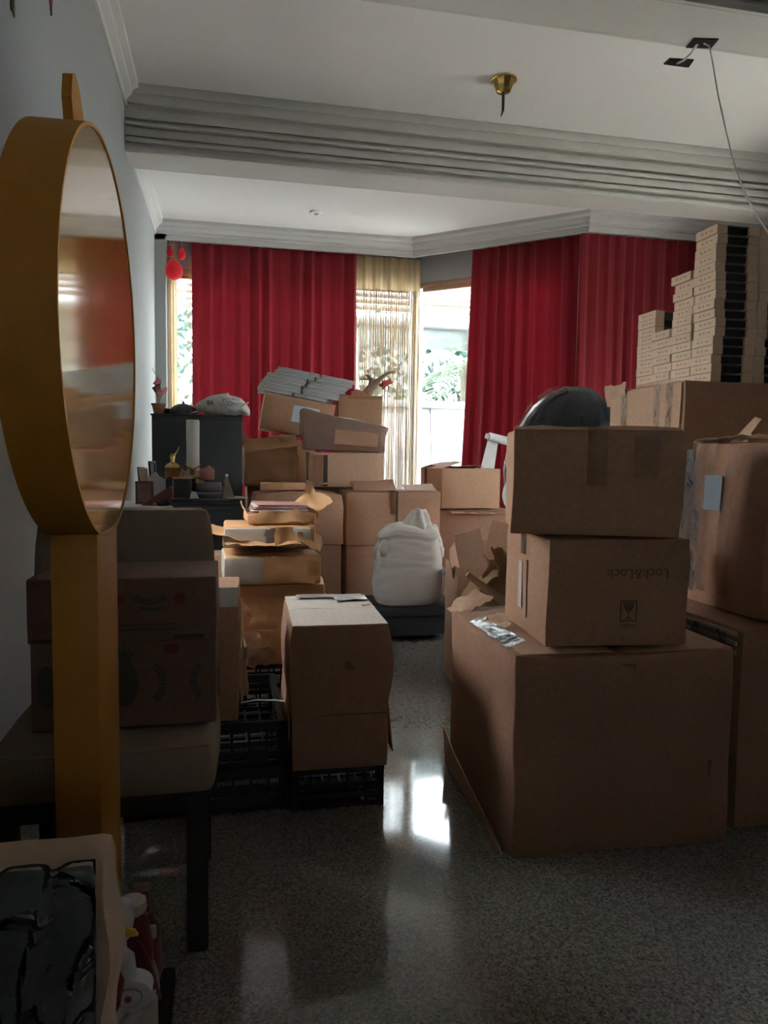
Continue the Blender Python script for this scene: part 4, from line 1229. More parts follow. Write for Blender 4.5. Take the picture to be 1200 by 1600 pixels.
# the sack
def sack(name, label, c, wx, wy, h, m, seed, prof, ruffle=True, cat='sack'):
    t = thing(name, label, cat, tuple(c))
    def fn(co, a, z):
        v = z/h
        f = 1
        f += .045*noise.noise(Vector((math.cos(a)*1.6, math.sin(a)*1.6, z*4+seed)))
        f += .034*noise.noise(Vector((math.cos(a)*2, math.sin(a)*2, z*26+seed*2)))+.012*noise.noise(Vector((math.cos(a)*1.5, math.sin(a)*1.5, z*60+seed)))
        f += .02*math.sin(a*9+seed+3*z)*max(0, v-.6)
        q = math.cos(a), math.sin(a)
        e = .72
        x = math.copysign(abs(q[0])**e, q[0]); y = math.copysign(abs(q[1])**e, q[1])
        rr = co.xy.length
        zz = z+(.035*noise.noise(Vector((q[0]*1.3, q[1]*1.3, seed+5.5))) if v > .55 else 0)
        return Vector((x*rr*wx*f, y*rr*wy*f, zz if v > .02 else z))
    ob('sack_body', lathebm([(prof[i][0]+(prof[i+1][0]-prof[i][0])*q/4, (prof[i][1]+(prof[i+1][1]-prof[i][1])*q/4)*h) for i in range(len(prof)-1) for q in range(4)]+[(prof[-1][0], prof[-1][1]*h)], 64, fn), m, t, ang=180)
    return t
cxs = onY(636, 900, Yb+.19)
hs = onY(640, 822, Yb+.19).z-zb_
wxs = (onY(694, 880, Yb+.19).x-onY(578, 880, Yb+.19).x)/2*.92
pr_s = [(.55, 0), (.86, .015), (.97, .10), (1.0, .2), (1.0, .32), (.99, .42), (.965, .5), (.96, .56), (.95, .62), (.93, .69), (.91, .76), (.86, .83), (.90, .88), (.86, .93), (.74, .975), (.5, 1.0), (.2, .985)]
sk = sack('white_sack', 'bulging white woven sack slumped on the low bench', (cxs.x, Yb+.19, zb_), wxs, .155, hs, M_sack, 3, pr_s)
# loose neck of the sack: twisted peak and a slumped lump beside it
def ear(cx, cy, z0, r, hh, sd, lean):
    def fn(co, a, z):
        v = (z-z0)/hh
        f = 1+.16*math.sin(a*6+sd+3*v)+.10*noise.noise(Vector((math.cos(a)*2, math.sin(a)*2, z*12+sd)))
        return Vector((cx+co.x*f+lean*v*v, cy+co.y*f*.7, z+.02*noise.noise(Vector((co.x*20, co.y*20, sd)))))
    return lathebm([(r, z0), (r*1.02, z0+hh*.25), (r*.82, z0+hh*.5), (r*.62, z0+hh*.75), (r*.50, z0+hh*.90), (r*.36, z0+hh*.98), (r*.10, z0+hh)], 40, fn)
ob('gathered_neck', ear(.05, -.02, hs-.13, .12, .24, 2, .02), M_sack, sk, ang=180)
ob('slumped_fold', ear(.125, -.03, hs-.19, .10, .20, 5, .015), M_sack, sk, ang=180)
ob('slumped_fold', ear(-.085, -.035, hs-.19, .13, .21, 9, .03), M_sack, sk, ang=180)
pb = onY(711, 915, Yb+.05)
t = thing('plastic_bag', 'small crumpled pale plastic bag leaning on the white sack', 'bag', (pb.x+.045, Yb+.05, zb_))
def bagfn(co, a, z):
    n = noise.noise_vector(co*16)*.035+noise.noise_vector(co*40)*.012
    k = Vector((co.x*.75, co.y*.6, co.z))+n*min(1, z/.06)
    k.x -= .25*z
    return k
ob('bag_body', lathebm([(.05, 0), (.11, .03), (.115, .07), (.11, .12), (.085, .17), (.07, .20), (.085, .235), (.05, .25)], 30, bagfn), mat('pale_pink_plastic', (.42, .34, .33), .3, .15, 12, .5, 40), t, ang=60)

# ================================================================== BACK PILE
Yh = 5.34
hx0, hx1 = onY(384, 760, Yh).x, onY(600, 760, Yh).x
H1z = .93
carton('carton', 'big carton at the foot of the back pile', ((hx0+hx1)/2, Yh+.30, 0), hx1-hx0-.02, .58, H1z, M_card3, 0, 81, 'x', False, False)
# kraft paper bag
xl, xr = onY(380, 730, Yh).x, onY(467, 730, Yh).x
zk = onY(420, 690, Yh).z
t = thing('paper_sack', 'wrinkled brown paper sack with folded top beside the black cabinet', 'paper bag', ((xl+xr)/2, Yh+.10, H1z+.002), (0, 0, R(3)))
def slump(c, u, v, t):
    c.y -= .035*max(0, 1-u*u)*max(0, 1-t*t)*(1 if v < 0 else 0)
    k = max(0, (t-.2)/.8)
    c.y *= 1-.45*k; c.x *= 1-.10*k*k
    c.x += .012*math.sin(c.z*23)*k
    return c
ob('sack_body', softbox(xr-xl, .20, zk-H1z, 10, .03, .0, .022, 5, 7, slump), M_kraft, t, ang=25)
ob('folded_top', crumple((xr-xl)*.95, .10, .02, 6, 10, 9, .008), M_kraft, t, loc=(-.01, -.09, zk-H1z-.012), rot=(R(62), R(-7), 0))
ob('crumpled_edge', crumple(.10, .05, .02, 8, 8, 14, .012), M_kraft, t, loc=(.06, -.06, zk-H1z+.012), rot=(R(40), 0, 0))
ob('upright_flap', crumple(.022, .17, .004, 3, 5, 10), M_card2, t, loc=(-(xr-xl)/2+.01, -.08, zk-H1z-.01), rot=(PI/2, R(-8), 0))
# block behind the sack that carries the labelled box
Yl = 5.58
carton('wrapped_parcel', 'brown paper covered parcel under the labelled box', (onY(442, 700, Yl).x, Yl+.19, H1z+.002), .48, .34, onY(440, 684, Yl).z-H1z-.012, M_kraft, R(2), 85, 'x', False, False, .01, .012)
zl0 = onY(440, 684, Yl).z
tl = R(9)
pL = onY(461, 690, Yl)
wL = .53; hL = .275
lb = carton('carton', 'tilted brown carton with a white address label under the white booklets', (pL.x, Yl+.17, zl0+.025), wL, .32, hL, M_card4, 0, 87, 'x', False, False, .004, .004, tilt=(0, tl))
ob('address_label', boxbm(-.10, .10, -.001, .001, -.062, .062), mat('pale_blue_label', (.60, .66, .70), .6, .05), lb, loc=(.055, -.166, .155), smooth=False)
bm = bmesh.new()
for k in range(5): addbox(bm, -.08, .06-.02*(k % 2), -.0006, .0006, .035-.016*k, .037-.016*k)
addbox(bm, -.02, .012, -.0008, .0008, -.045, -.035)
ob('label_print', bm, mat('grey_print', (.32, .34, .36), .7), lb, loc=(.055, -.1672, .155), smooth=False)
# white booklets lying on the labelled box, two columns
Mtilt = Matrix.Translation((pL.x, Yl+.17, zl0+.025)) @ Matrix.Rotation(tl, 4, 'Y')
BT = .0285
bk_i = 0
M_bk = mat('white_booklet_cover', (.52, .53, .53), .7, .06, 10)
M_pg = mat('booklet_pages', (.60, .60, .58), .8, .05, 30)
proto_b = None
layers = [(-.315, .26, .02), (-.315, .34, .02), (-.30, .345, .03), (-.285, .385, .035), (-.27, .40, .05), (-.22, .43, .06), (-.20, .44, .10)]
for k, (xa_, xb_, yo) in enumerate(layers):
    cut = (-.06, -.005, -.005, .02, .03, .08, .12)[k]
    for side in (0, 1):
        x0_, x1_ = (xa_, cut-.006) if side == 0 else (cut+.006, xb_-.06)
        c = Mtilt @ Vector(((x0_+x1_)/2, -.0, hL+.006+k*BT))
        lab = 'thin white booklet in the %s of the slanted booklet pile, %s' % (('curtain-side half', 'window-side half')[side], ('lowest layer', 'second layer', 'third layer', 'fourth layer', 'fifth layer', 'sixth layer', 'top layer')[k])
        t = thing('booklet', lab, 'booklet', tuple(c), (0, tl, R((-1, 1.2, -.4, .8, -1, 1, 0)[k])), 'white booklets on the tilted carton')
        wB = x1_-x0_
        ob('cover', boxbm(-wB/2, wB/2, -.155, .155, BT-.013, BT-.002, .002, 1), M_bk, t)
        ob('pages', boxbm(-wB/2+.010, wB/2-.010, -.143, .145, .003, BT-.005), M_pg, t, smooth=False)
        ob('cover', boxbm(-wB/2, wB/2, -.155, .155, .0, .011, .002, 1), M_bk, t)
# brown shopping bag with crumpled paper and a twisted root
Ys = 5.62
xl, xr = onY(531, 650, Ys).x, onY(597, 650, Ys).x
zs0, zs1 = onY(560, 672, Ys).z, onY(560, 618, Ys).z
carton('carton', 'plain carton supporting the brown open bag', ((xl+xr)/2, Ys+.14, H1z+.003), .30, .26, zs0-H1z-.006, M_card3, 0, 91, 'x', False, False)
t = open_carton('paper_bag', 'upright open brown paper bag holding crumpled red paper', ((xl+xr)/2, Ys+.12, zs0), xr-xl, .22, zs1-zs0, M_card4, R(-3), 6, (None, None, None, None))
t['category'] = 'bag'
hb = zs1-zs0
ob('dark_tape', boxbm(-(xr-xl)/2+.05, (xr-xl)/2-.02, -.001, .001, -.012, .012), mat('brown_tape', (.34, .19, .07), .4), t, loc=(.02, -.116, hb-.014), smooth=False)
M_rpap = mat('dusty_red_paper', (.40, .14, .09), .7, .2, 10, .3, 20)
tt = ob('red_tissue', crumple(.13, .10, .035, 4, 12, 14, .02), M_rpap)
tt.location = ((xl+xr)/2+.010, Ys+.090, zs1+.020); tt.rotation_euler = (R(30), 0, .2)
tag(tt, 'crumpled dusty red tissue paper poking out of the brown bag', 'paper')
M_root = mat('dry_brown_root', (.27, .17, .12), .85, .3, 14, .5, 30)
rt2 = thing('dried_root', 'twisted dry branch leaning out of the brown bag toward the window', 'branch', ((xl+xr)/2+.08, Ys+.168, zs1-.10))
ob('stem', tubebm([(-.04, 0, 0), (-.02, 0, .10), (.02, 0, .17), (.09, 0, .24), (.15, 0, .29), (.21, 0, .315)], [.05, .048, .036, .022, .013, .004], 9), M_root, rt2)
ob('fork', tubebm([(.02, 0, .17), (.03, 0, .24), (-.005, 0, .275), (-.02, 0, .28)], [.03, .02, .010, .003], 8), M_root, rt2)
ob('twig', tubebm([(.03, 0, .24), (-.03, 0, .245), (-.065, .0, .242)], [.008, .005, .003], 6), M_root, rt2)
ob('twig', tubebm([(.19, 0, .305), (.235, 0, .295)], [.006, .003], 6), M_root, rt2)
ob('red_fibre', crumple(.10, .05, .02, 4, 8, 20, .015), mat('red_fibre', (.55, .10, .08), .8), rt2, loc=(.15, 0, .215), rot=(R(80), R(-30), 0))
# box with an open side and the film-wrapped box tipped on it
Y6 = 5.12
xl, xr = onY(478, 735, Y6).x, onY(601, 735, Y6).x
z60 = zt2_+.012
z60 = max(z60, z1t+.012)
z61 = onY(540, 707, Y6).z
w6 = xr-xl
b6 = carton('carton', 'brown carton with a gaping side under the film-wrapped box', ((xl+xr)/2+.012, Y6+.15, z60), w6-.03, .28, z61-z60, M_card2, R(-2), 95, 'x', False, False, .002, .004)
ob('loose_flap', crumple(.12, .20, .012, 4, 6, 8), M_card, b6, loc=(-w6/2+.06, -.155, (z61-z60)*.5), rot=(PI/2, 0, R(-35)))
ob('gap_shade', boxbm(-.015, .015, -.002, .002, 0, (z61-z60)*.9), M_ink, b6, loc=(-w6/2+.13, -.144, .005), smooth=False)  # dark strip standing in for the shade inside the open side
ob('crushed_corner', crumple(.14, .07, .03, 9, 8, 14, .01), M_greyp, b6, loc=(-w6/2+.07, -.16, .03), rot=(R(30), 0, 0))
def wedge(c, u, v, t):
    if t > 0: c.z += -.055*(u+.1)*t
    c.x += .012*(t+1)/2*(1 if u > 0 else -2.2)
    return c
zw = z61+.012
hw = onY(540, 655, Y6).z-zw
fb = carton('carton', 'slanting carton wrapped in clear film on the gaping carton', ((xl+xr)/2, Y6+.14, zw), w6, .27, hw+.015, M_card, R(-3), 97, 'x', False, False, .0, .005, 6, wedge, tilt=(0, R(1.5)))
ob('plastic_wrap', softbox(w6+.014, .284, hw+.022, 8, .012, .004, .012, 33, 9, wedge), M_film_w, fb, loc=(0, 0, -.003))
ob('bare_patch', crumple(w6*.55, hw*.45, .004, 4, 8, 10), M_card, fb, loc=(w6*.14, -.158, hw*.40), rot=(PI/2, R(3), 0))

# ---- open carton on a wide one, right of the sack
Y5 = 5.20
xl, xr = onY(686, 830, Y5).x, onY(803, 830, Y5).x
z5 = onY(740, 797, Y5).z
carton('carton', 'wide dark carton under the open-topped box by the window', ((xl+xr)/2, Y5+.24, 0), xr-xl, .46, z5, M_card3, 0, 101, 'x', False, True, .006, .008)
ob('crushed_flap', crumple(.46, .12, .022, 6, 10, 8, .01), M_card2, [o for o in bpy.data.objects if o.get('label', '').startswith('wide dark carton under')][0], loc=(.02, -.22, z5-.012), rot=(R(10), 0, 0))
pf = onY(690, 795, Y5-.01)
w, d, h = onY(784, 790, Y5).x-pf.x, .42, onY(692, 734, Y5).z-z5-.005
rz = R(7)
loc = at_fl(Vector((pf.x, Y5-.01, z5+.012)), w, d, rz)
oc = open_carton('carton', 'open-topped carton with folded-in flaps in front of the window', loc, w, d, h, M_card4, rz, 5, (-104, -80, -70, -98), .17)
strip(oc, [((-w/2-.004, .10, h), (0, 1, 0), (-1, 0, 0)), ((-w/2-.004, .10, .02), (0, 1, 0), (-1, 0, 0))], .05, M_tape)

# ---- small carton with upright flaps, brown paper heaped before it
Ya = 3.45
xl, xr = onY(722, 900, Ya).x, onY(806, 900, Ya).x
za = onY(760, 888, Ya).z
s1 = open_carton('carton', 'open carton with tall flaps standing up among brown paper', ((xl+xr)/2+.05, Ya+.16, 0), xr-xl+.10, .30, za, M_card2, R(-6), 9, (None, None, None, None))
w1 = xr-xl+.10
ob('flap', flapbm(.155, .235, .004, .006, 3, .0), M_card2, s1, loc=(-w1/2+.10, -.12, za-.05), rot=(R(86), R(-12), R(18)))
ob('flap', flapbm(.13, .16, .004, .006, 5, .0), M_card, s1, loc=(-w1/2+.02, -.05, za-.04), rot=(R(88), R(-20), R(60)))
ob('flap', flapbm(.14, .23, .004, .006, 6, .0), M_card, s1, loc=(-w1/2+.245, .06, za-.02), rot=(R(86), R(12), R(-18)))
ob('flap', flapbm(.26, .13, .004, .006, 8, .0), M_card4, s1, loc=(-w1/2+.30, .10, za-.02), rot=(R(80), 0, 0))
ob('red_lining', boxbm(-.06, .06, -.002, .002, -.03, .03), mat('dark_red_card', (.20, .03, .03), .7), s1, loc=(-w1/2+.27, .13, za+.07), smooth=False)
hp = ob('brown_paper_heap', lathebm([(.16, 0), (.17, .2), (.165, .36), (.15, .45), (.10, .50), (.04, .52)], 36, lambda co, a, z: Vector((co.x*1.15, co.y*.62, z))+noise.noise_vector(co*9)*.05*min(1, z*4)+noise.noise_vector(co*22)*.015), M_brnp, ang=60)
ph_ = onY(765, 925, 3.18)
hp.location = (ph_.x+.03, 3.12, 0)
zz_ = onY(765, 905, 3.12).z
hp.scale = (1, 1, zz_/.50)
tag(hp, 'heap of crumpled brown wrapping paper behind the very large carton', 'paper')
a_, b_ = onY(730, 897, 3.012), onY(786, 940, 2.998)
rl_ = ob('paper_roll', tubebm([a_, a_.lerp(b_, .5), b_], [.012, .018, .028], 12), M_brnp)
tag(rl_, 'narrow cone of rolled brown paper lying on the paper heap', 'paper roll')
for k, (x, y, s_, rx) in enumerate(((782, 905, .15, 50), (775, 922, .13, 30), (795, 890, .15, 65))):
    q_ = onY(x, y, 3.10)-Vector(hp.location)
    q_.z /= hp.scale.z
    o = ob('paper_fold', crumple(s_*1.2, s_, .035, 51+k, 10, 12, .02), M_brnp, hp, loc=q_, rot=(R(rx), R(20), .3*k))

# ---- black bin bag on a hidden carton, white roll and film beside it
Yz = 3.95
zx0, zx1 = onY(800, 690, Yz).x, onY(962, 690, Yz).x
zbb = .92
carton('carton', 'plain carton supporting the shiny black bag', ((zx0+zx1)/2+.05, Yz+.05, 0), .50, .48, zbb, M_card3, 0, 111, 'x', False, False)
ztop_b = onY(880, 602, Yz).z
hbag = ztop_b-zbb
bb = thing('bin_bag', 'shiny full black bin bag bulging above the boxes', 'bag', ((zx0+zx1)/2, Yz+.05, zbb+.003))
rb = (zx1-zx0)/2
def bbfn(co, a, z):
    v = z/hbag
    f = 1+.05*noise.noise(Vector((math.cos(a)*1.5, math.sin(a)*1.5, z*3)))
    f += .035*math.sin(a*14+4*noise.noise(Vector((math.cos(a)*2, math.sin(a)*2, z*2))))*v*v
    f += .02*noise.noise(Vector((math.cos(a)*5, math.sin(a)*5, z*9)))
    return Vector((co.x*f*rb+.05*rb*v+.22*rb*v*v, co.y*f*.24, z))
ob('bag_body', lathebm([(.80, 0), (1.0, .08*hbag), (1.06, .25*hbag), (1.04, .42*hbag), (.97, .56*hbag), (.85, .70*hbag), (.70, .82*hbag), (.50, .92*hbag), (.28, .98*hbag), (.05, hbag)], 64, bbfn), M_bbag, bb, ang=180)
def edge(u, v, c):
    a = u*1.45
    x = -rb*1.02*math.cos(a)**.9; z = hbag*(.34+.60*math.sin(a)**1.1)
    n = noise.noise(Vector((u*14, v*5, 3)))
    return Vector((x+.12*rb*u*u+.045*v-.02+.012*n, -.12-.02*n+.05*u, z+.035*(1-v)+.018*n))
ob('clear_edge', sheetbm(1, 1, 44, 6, edge, .001), M_film_w, bb, ang=60)
pw = onY(774, 700, 5.80)
rw = thing('paper_roll', 'white roll with a hanging white sheet between the open box and the bin bag', 'roll', (pw.x, 5.80, 0))
zr0 = onY(774, 688, 5.80).z
ob('roll', tubebm([(-.06, 0, zr0+.03), (.10, 0, zr0-.005)], .035, 18), M_paper, rw)
ob('roll_end', tubebm([(-.085, 0, zr0+.036), (-.055, 0, zr0+.03)], .022, 12), M_white, rw)
ob('sheet', prismbm([(-.06, zr0), (.03, zr0-.01), (.0, zr0-.25), (0, .0), (-.12, .0), (-.12, zr0-.25)], .006, 'y'), M_paper, rw, loc=(0, .02, 0), smooth=False)
def hang(u, v, c):
    x0, z0 = -rb*1.0, .25*hbag
    return Vector((x0-.05+.10*u+.02*math.sin(v*6)+.03*v, -.06+.02*math.sin(u*9+v*3), z0+.05-.26*v))
ob('white_liner', sheetbm(1, 1, 14, 24, hang, .002), mat('bluish_white_plastic', (.60, .68, .72), .3, .06, 8, .4, 30), bb, ang=60)

# ================================================================== DRESSER, BLACK CABINET AND ORNAMENTS
Yd = 4.05
zd = onY(240, 791, Yd).z
dx1 = onY(384, 800, Yd).x
ds = thing('dresser', 'low black dresser with a white top behind the chair', 'dresser', ((XL+.015+dx1)/2, Yd+.24, 0))
dw = dx1-XL-.015
ob('carcass', boxbm(-dw/2, dw/2, -.23, .24, .03, zd-.022, .004), M_blackm, ds)
xsp = onY(270, 790, Yd).x-(XL+.015+dx1)/2
ob('top_slab', boxbm(-dw/2, xsp, -.24, .24, zd-.022, zd, .003), M_white, ds)
ob('top_slab', boxbm(xsp, dw/2, -.24, .24, zd-.022, zd, .003), M_blackm, ds)
ob('plinth', boxbm(-dw/2+.02, dw/2-.02, -.21, .22, 0, .03), M_blackm, ds)
for k in range(3):
    dr = ob('drawer_front', boxbm(-dw/2+.01, dw/2-.01, -.243, -.23, .05+k*.27, .05+k*.27+.25, .003), M_blackm, ds)
    ob('knob', lathebm([(.008, 0), (.008, .015), (.014, .02), (.010, .03)], 12), M_brass, dr, loc=(0, -.243, .175+k*.27), rot=(PI/2, 0, 0))
Yc2 = 4.92
cl, cr_ = onY(237, 700, Yc2).x, onY(379, 700, Yc2).x
zc2 = onY(300, 650, Yc2).z
cb_ = thing('black_cabinet', 'tall plain black cabinet against the window curtain', 'cabinet', ((cl+cr_)/2, Yc2+.18, 0))
cwd = cr_-cl
M_cab = mat('dull_black_cloth_panel', (.034, .037, .036), .75, .2, 5, .1, 120)
ob('carcass', boxbm(-cwd/2, cwd/2, -.17, .18, 0, zc2, .006), M_cab, cb_)
ob('front_panel', boxbm(-cwd/2+.004, cwd/2-.004, -.182, -.17, .02, zc2-.035, .004), M_cab, cb_)
ob('top_board', boxbm(-cwd/2-.005, cwd/2+.005, -.185, .185, zc2-.002, zc2+.010, .003), M_blackm, cb_)
zc2 += .010
# rolled white bag with stencilled letters lying on the cabinet
sx0, sx1 = onY(305, 640, Yc2+.12).x, onY(391, 640, Yc2+.12).x
hs2 = onY(345, 617, Yc2+.12).z-zc2
sb_ = thing('cotton_bag', 'folded white cotton bag with stencilled letters on the black cabinet', 'bag', ((sx0+sx1)/2, Yc2+.12, zc2+.002))
ww = (sx1-sx0)
def cot(u, v, c):
    # cushion-like roll: u along, v around
    a = 2*PI*v
    k = math.sin(PI*min(1, max(0, u)))**.32
    x = (u-.5)*ww
    droop = -.035*max(0, (u-.82)/.18)
    r = 1+.06*noise.noise(Vector((u*5, math.cos(a)*1.2, math.sin(a)*1.2+3)))+.03*noise.noise(Vector((u*14, math.cos(a)*2, math.sin(a)*2)))
    z = hs2*.5*(1+math.sin(a)*k*r)*(.75+.25*k)
    y = .13*math.cos(a)*k*r
    if u < .6: z *= .85+.25*u/.6
    return Vector((x, y, max(0, z)+droop))
bm = bmesh.new(); nu, nv = 40, 28
g = [[bm.verts.new(cot(.01+.98*i/nu, j/nv, None)) for j in range(nv)] for i in range(nu+1)]
for i in range(nu):
    for j in range(nv):
        bm.faces.new((g[i][j], g[i+1][j], g[i+1][(j+1) % nv], g[i][(j+1) % nv]))
bm.faces.new([g[0][j] for j in range(nv)][::-1]); bm.faces.new([g[nu][j] for j in range(nv)])
ob('bag_body', bm, M_cotton, sb_, ang=180)
def fl2(u, v, c):
    return Vector((ww*(.02+.44*u), -.135-.02*math.sin(PI*u)-.012*v, hs2*.42-.045*v*math.sin(PI*min(1, u+.05))+.02*u+.008*noise.noise(Vector((u*9, v*4, 0)))))
ob('folded_edge', sheetbm(1, 1, 24, 5, fl2, .004), M_cotton, sb_, ang=180)
ob('folded_edge', sheetbm(1, 1, 24, 5, lambda u, v, c: Vector((ww*(.12+.30*u), -.137-.012*v, hs2*(.66-.16*u)-.02*v*math.sin(PI*u))), .004), M_cotton, sb_, ang=180)
text('stencil', '98', .045, M_ink, sb_, (-ww*.22, -.138, hs2*.55), (PI/2-.25, R(180-8), 0))
text('stencil', 'VOC', .040, M_ink, sb_, (ww*.10, -.139, hs2*.66), (PI/2-.25, R(8), 0))
# plant pot
pp_ = onY(245, 646, Yc2+.02)
pt = thing('potted_plant', 'small terracotta pot with a drooping pink-leaved plant on the cabinet', 'plant', (pp_.x+.01, Yc2+.04, zc2), )
ob('pot', lathebm([(.030, 0), (.034, .02), (.042, .055), (.046, .056), (.046, .066), (.040, .066)], 20), mat('terracotta', (.26, .10, .05), .8, .15), pt)
M_pl = mat('pink_leaf', (.38, .09, .11), .6, .3); M_st = mat('pale_stem', (.35, .28, .16), .7)
for k, (dx, dz, q) in enumerate(((-.02, .13, 0), (.015, .15, 1), (-.035, .10, 2), (.055, .10, 3), (.03, .07, 4), (-.005, .17, 5))):
    ob('stem', tubebm([(0, 0, .06), (dx*.4, .0, .06+dz*.7), (dx, 0, .06+dz)], .0035, 5), M_st, pt)
    bm = prismbm([(-.005, 0), (-.018, -.02), (-.008, -.05), (.0, -.062), (.010, -.045), (.018, -.018), (.005, 0)], .002, 'y')
    ob('leaf', bm, M_pl, pt, loc=(dx, -.005*k, .065+dz), rot=(R(10*k-20), R((-40, 60, -70, 50, 80, 150)[k]), R(20*k)), smooth=False)
bw_ = onY(257, 646, Yc2+.235)
o = thing('black_bowl', 'small black bowl between the plant pot and the dome', 'bowl', (bw_.x, Yc2+.235, zc2))
ob('bowl', lathebm([(.025, 0), (.045, .015), (.052, .045), (.046, .045), (.03, .012)], 20), M_black, o)
dm = onY(285, 648, Yc2+.06)
o = thing('black_dome', 'dark scalloped dome ornament on the cabinet before the window', 'ornament', (dm.x+.006, Yc2+.07, zc2))
ob('dome', lathebm([(.088, 0), (.086, .02), (.070, .045), (.048, .062), (.020, .072), (.008, .074)], 40, lambda c, a, z: Vector((c.x*(1+.06*math.cos(a*12)), c.y*(1+.06*math.cos(a*12)), z))), M_black, o)
ob('knob', lathebm([(.008, .07), (.010, .078), (.003, .088)], 12), M_black, o)
sc_ = onY(303, 650, Yc2+.0)
o = ob('red_cloth_scrap', crumple(.07, .08, .02, 5, 8, 16), M_rpap, loc=(sc_.x+.02, Yc2-.02, zc2+.014), rot=(0, 0, .3))
tag(o, 'small crumpled reddish scrap under the end of the cotton bag', 'scrap')

# things on the dresser ------------------------------------------------
def on_d(px, dy): 
    v = onY(px, 780, Yd+dy); return v.x
# black case lying across the right part of the dresser
c0_, c1_ = on_d(269, 0), on_d(384, 0)
bc = thing('black_case', 'flat black case lying on the right half of the dresser', 'case', ((c0_+c1_)/2, Yd+.15, zd+.001))
hc = onY(300, 780, Yd).z-zd
ob('lower_shell', boxbm(-(c1_-c0_)/2, (c1_-c0_)/2, -.15, .15, 0, hc*.55, .006), M_black, bc)
ob('lid', boxbm(-(c1_-c0_)/2, (c1_-c0_)/2, -.15, .15, hc*.57, hc, .008), M_black, bc)
ob('latch', boxbm(-.02, .02, -.156, -.148, hc*.35, hc*.75, .002), M_blackm, bc)
zq = zd+hc
# second flat black box with a greyish carton on it
fx0, fx1 = on_d(303, .06), on_d(349, .06)
fbx = thing('flat_box', 'flat black box on the case carrying a greyish box', 'box', ((fx0+fx1)/2, Yd+.16, zq+.002), (0, 0, R(4)))
ob('base', boxbm(-(fx1-fx0)/2, (fx1-fx0)/2, -.09, .10, 0, .018, .003), M_black, fbx)
ob('lid', boxbm(-(fx1-fx0)/2-.002, (fx1-fx0)/2+.002, -.092, .102, .018, .028, .003), mat('purplish_grey_board', (.10, .09, .11), .35), fbx)
gb = thing('tissue_box', 'purplish grey box under the small pink box', 'box', ((fx0+fx1)/2-.002, Yd+.21, zq+.031), (0, 0, R(-3)))
ob('box_body', boxbm(-.065, .065, -.05, .05, 0, .05, .004), mat('mauve_board', (.17, .145, .16), .5), gb)
ob('tissue', crumple(.05, .04, .012, 3, 6, 20), M_card2, gb, loc=(-.045, -.03, .058), rot=(R(20), R(15), 0))
pk = thing('pink_box', 'small pink gift box with a peaked lid', 'box', ((fx0+fx1)/2-.012, Yd+.22, zq+.098))
ob('box_body', boxbm(-.040, .040, -.035, .035, 0, .05, .003), M_pink, pk)
ob('lid', prismbm([(-.042, 0), (.042, 0), (.036, .012), (.01, .03), (-.012, .014), (-.04, .012)], .06, 'y'), M_pink, pk, loc=(0, -.03, .05), smooth=False)
# black mug
mx_ = on_d(285, .03)
mg = thing('black_tin', 'squat black square tin at the front of the case', 'tin', (mx_, Yd+.065, zq+.002), (0, 0, R(-8)))
ob('tin_body', boxbm(-.042, .042, -.04, .04, 0, .105, .006), M_black, mg)
ob('grey_side', boxbm(-.046, -.042, -.036, .036, .005, .10, .001), M_greyp, mg)
ob('rim', boxbm(-.046, .046, -.044, .044, .105, .114, .003), M_card2, mg)
ob('paper_scrap', prismbm([(0, 0), (.05, 0), (.035, .035), (.01, .042)], .002, 'y'), M_paper, mg, loc=(.045, -.047, .0), smooth=False)
# candle on a horned holder
cx_ = on_d(302, .24)
cn = thing('pillar_candle', 'tall white pillar candle on a small horned holder', 'candle', (cx_-.002, Yd+.275, zq+.0))
zcb = onY(302, 742, Yd+.275).z-zq
zct = onY(302, 656, Yd+.275).z-zq
ob('holder_base', boxbm(-.05, .05, -.04, .04, .0, zcb-.02, .004), M_blackm, cn)
ob('holder_plate', lathebm([(.06, zcb-.02), (.06, zcb-.012), (.05, zcb-.008)], 24), M_brass, cn)
ob('candle', lathebm([(.034, zcb-.008), (.036, zcb), (.0355, (zcb+zct)/2), (.037, zct-.01), (.034, zct), (.020, zct-.004)], 28), M_cand, cn)
ob('wick', tubebm([(0, 0, zct-.006), (.002, 0, zct+.008)], .0015, 5), M_black, cn)
for s in (-1, 1):
    ob('horn', tubebm([(s*.004, -.042, zcb+.0), (s*.008, -.046, zcb+.035), (s*.03, -.046, zcb+.045), (s*.042, -.046, zcb+.062), (s*.034, -.046, zcb+.070)], [.008, .007, .005, .004, .002], 7), M_brass, cn)
ob('holder_card', boxbm(-.05, .045, -.045, -.040, zcb-.012, zcb+.025), M_greyp, cn, smooth=False)
# gold bottle and gold leaf figure
gx = on_d(270, .20)
gl = thing('gold_bottle', 'amber and gold bottle with a spiked stopper', 'bottle', (gx-.002, Yd+.24, zq+.0))
zg0 = onY(270, 748, Yd+.24).z-zq
ob('stand', boxbm(-.035, .035, -.035, .035, 0, max(.012, zg0), .003), M_blackm, gl)
ob('bottle_body', lathebm([(.030, zg0), (.042, zg0+.01), (.045, zg0+.05), (.040, zg0+.065)], 8), mat('amber_glass', (.22, .085, .012), .15, .3, 20, coat=.6), gl, ang=10)
ob('shoulder', lathebm([(.044, zg0+.062), (.036, zg0+.078), (.018, zg0+.09)], 16), M_brass, gl)
ob('stopper', lathebm([(.014, zg0+.088), (.010, zg0+.10), (.016, zg0+.125), (.010, zg0+.14)], 10), M_brass, gl)
ob('spike', tubebm([(.008, 0, zg0+.13), (.026, 0, zg0+.155), (.036, 0, zg0+.18)], [.006, .004, .001], 6), M_brass, gl)
lx = on_d(284, .16)
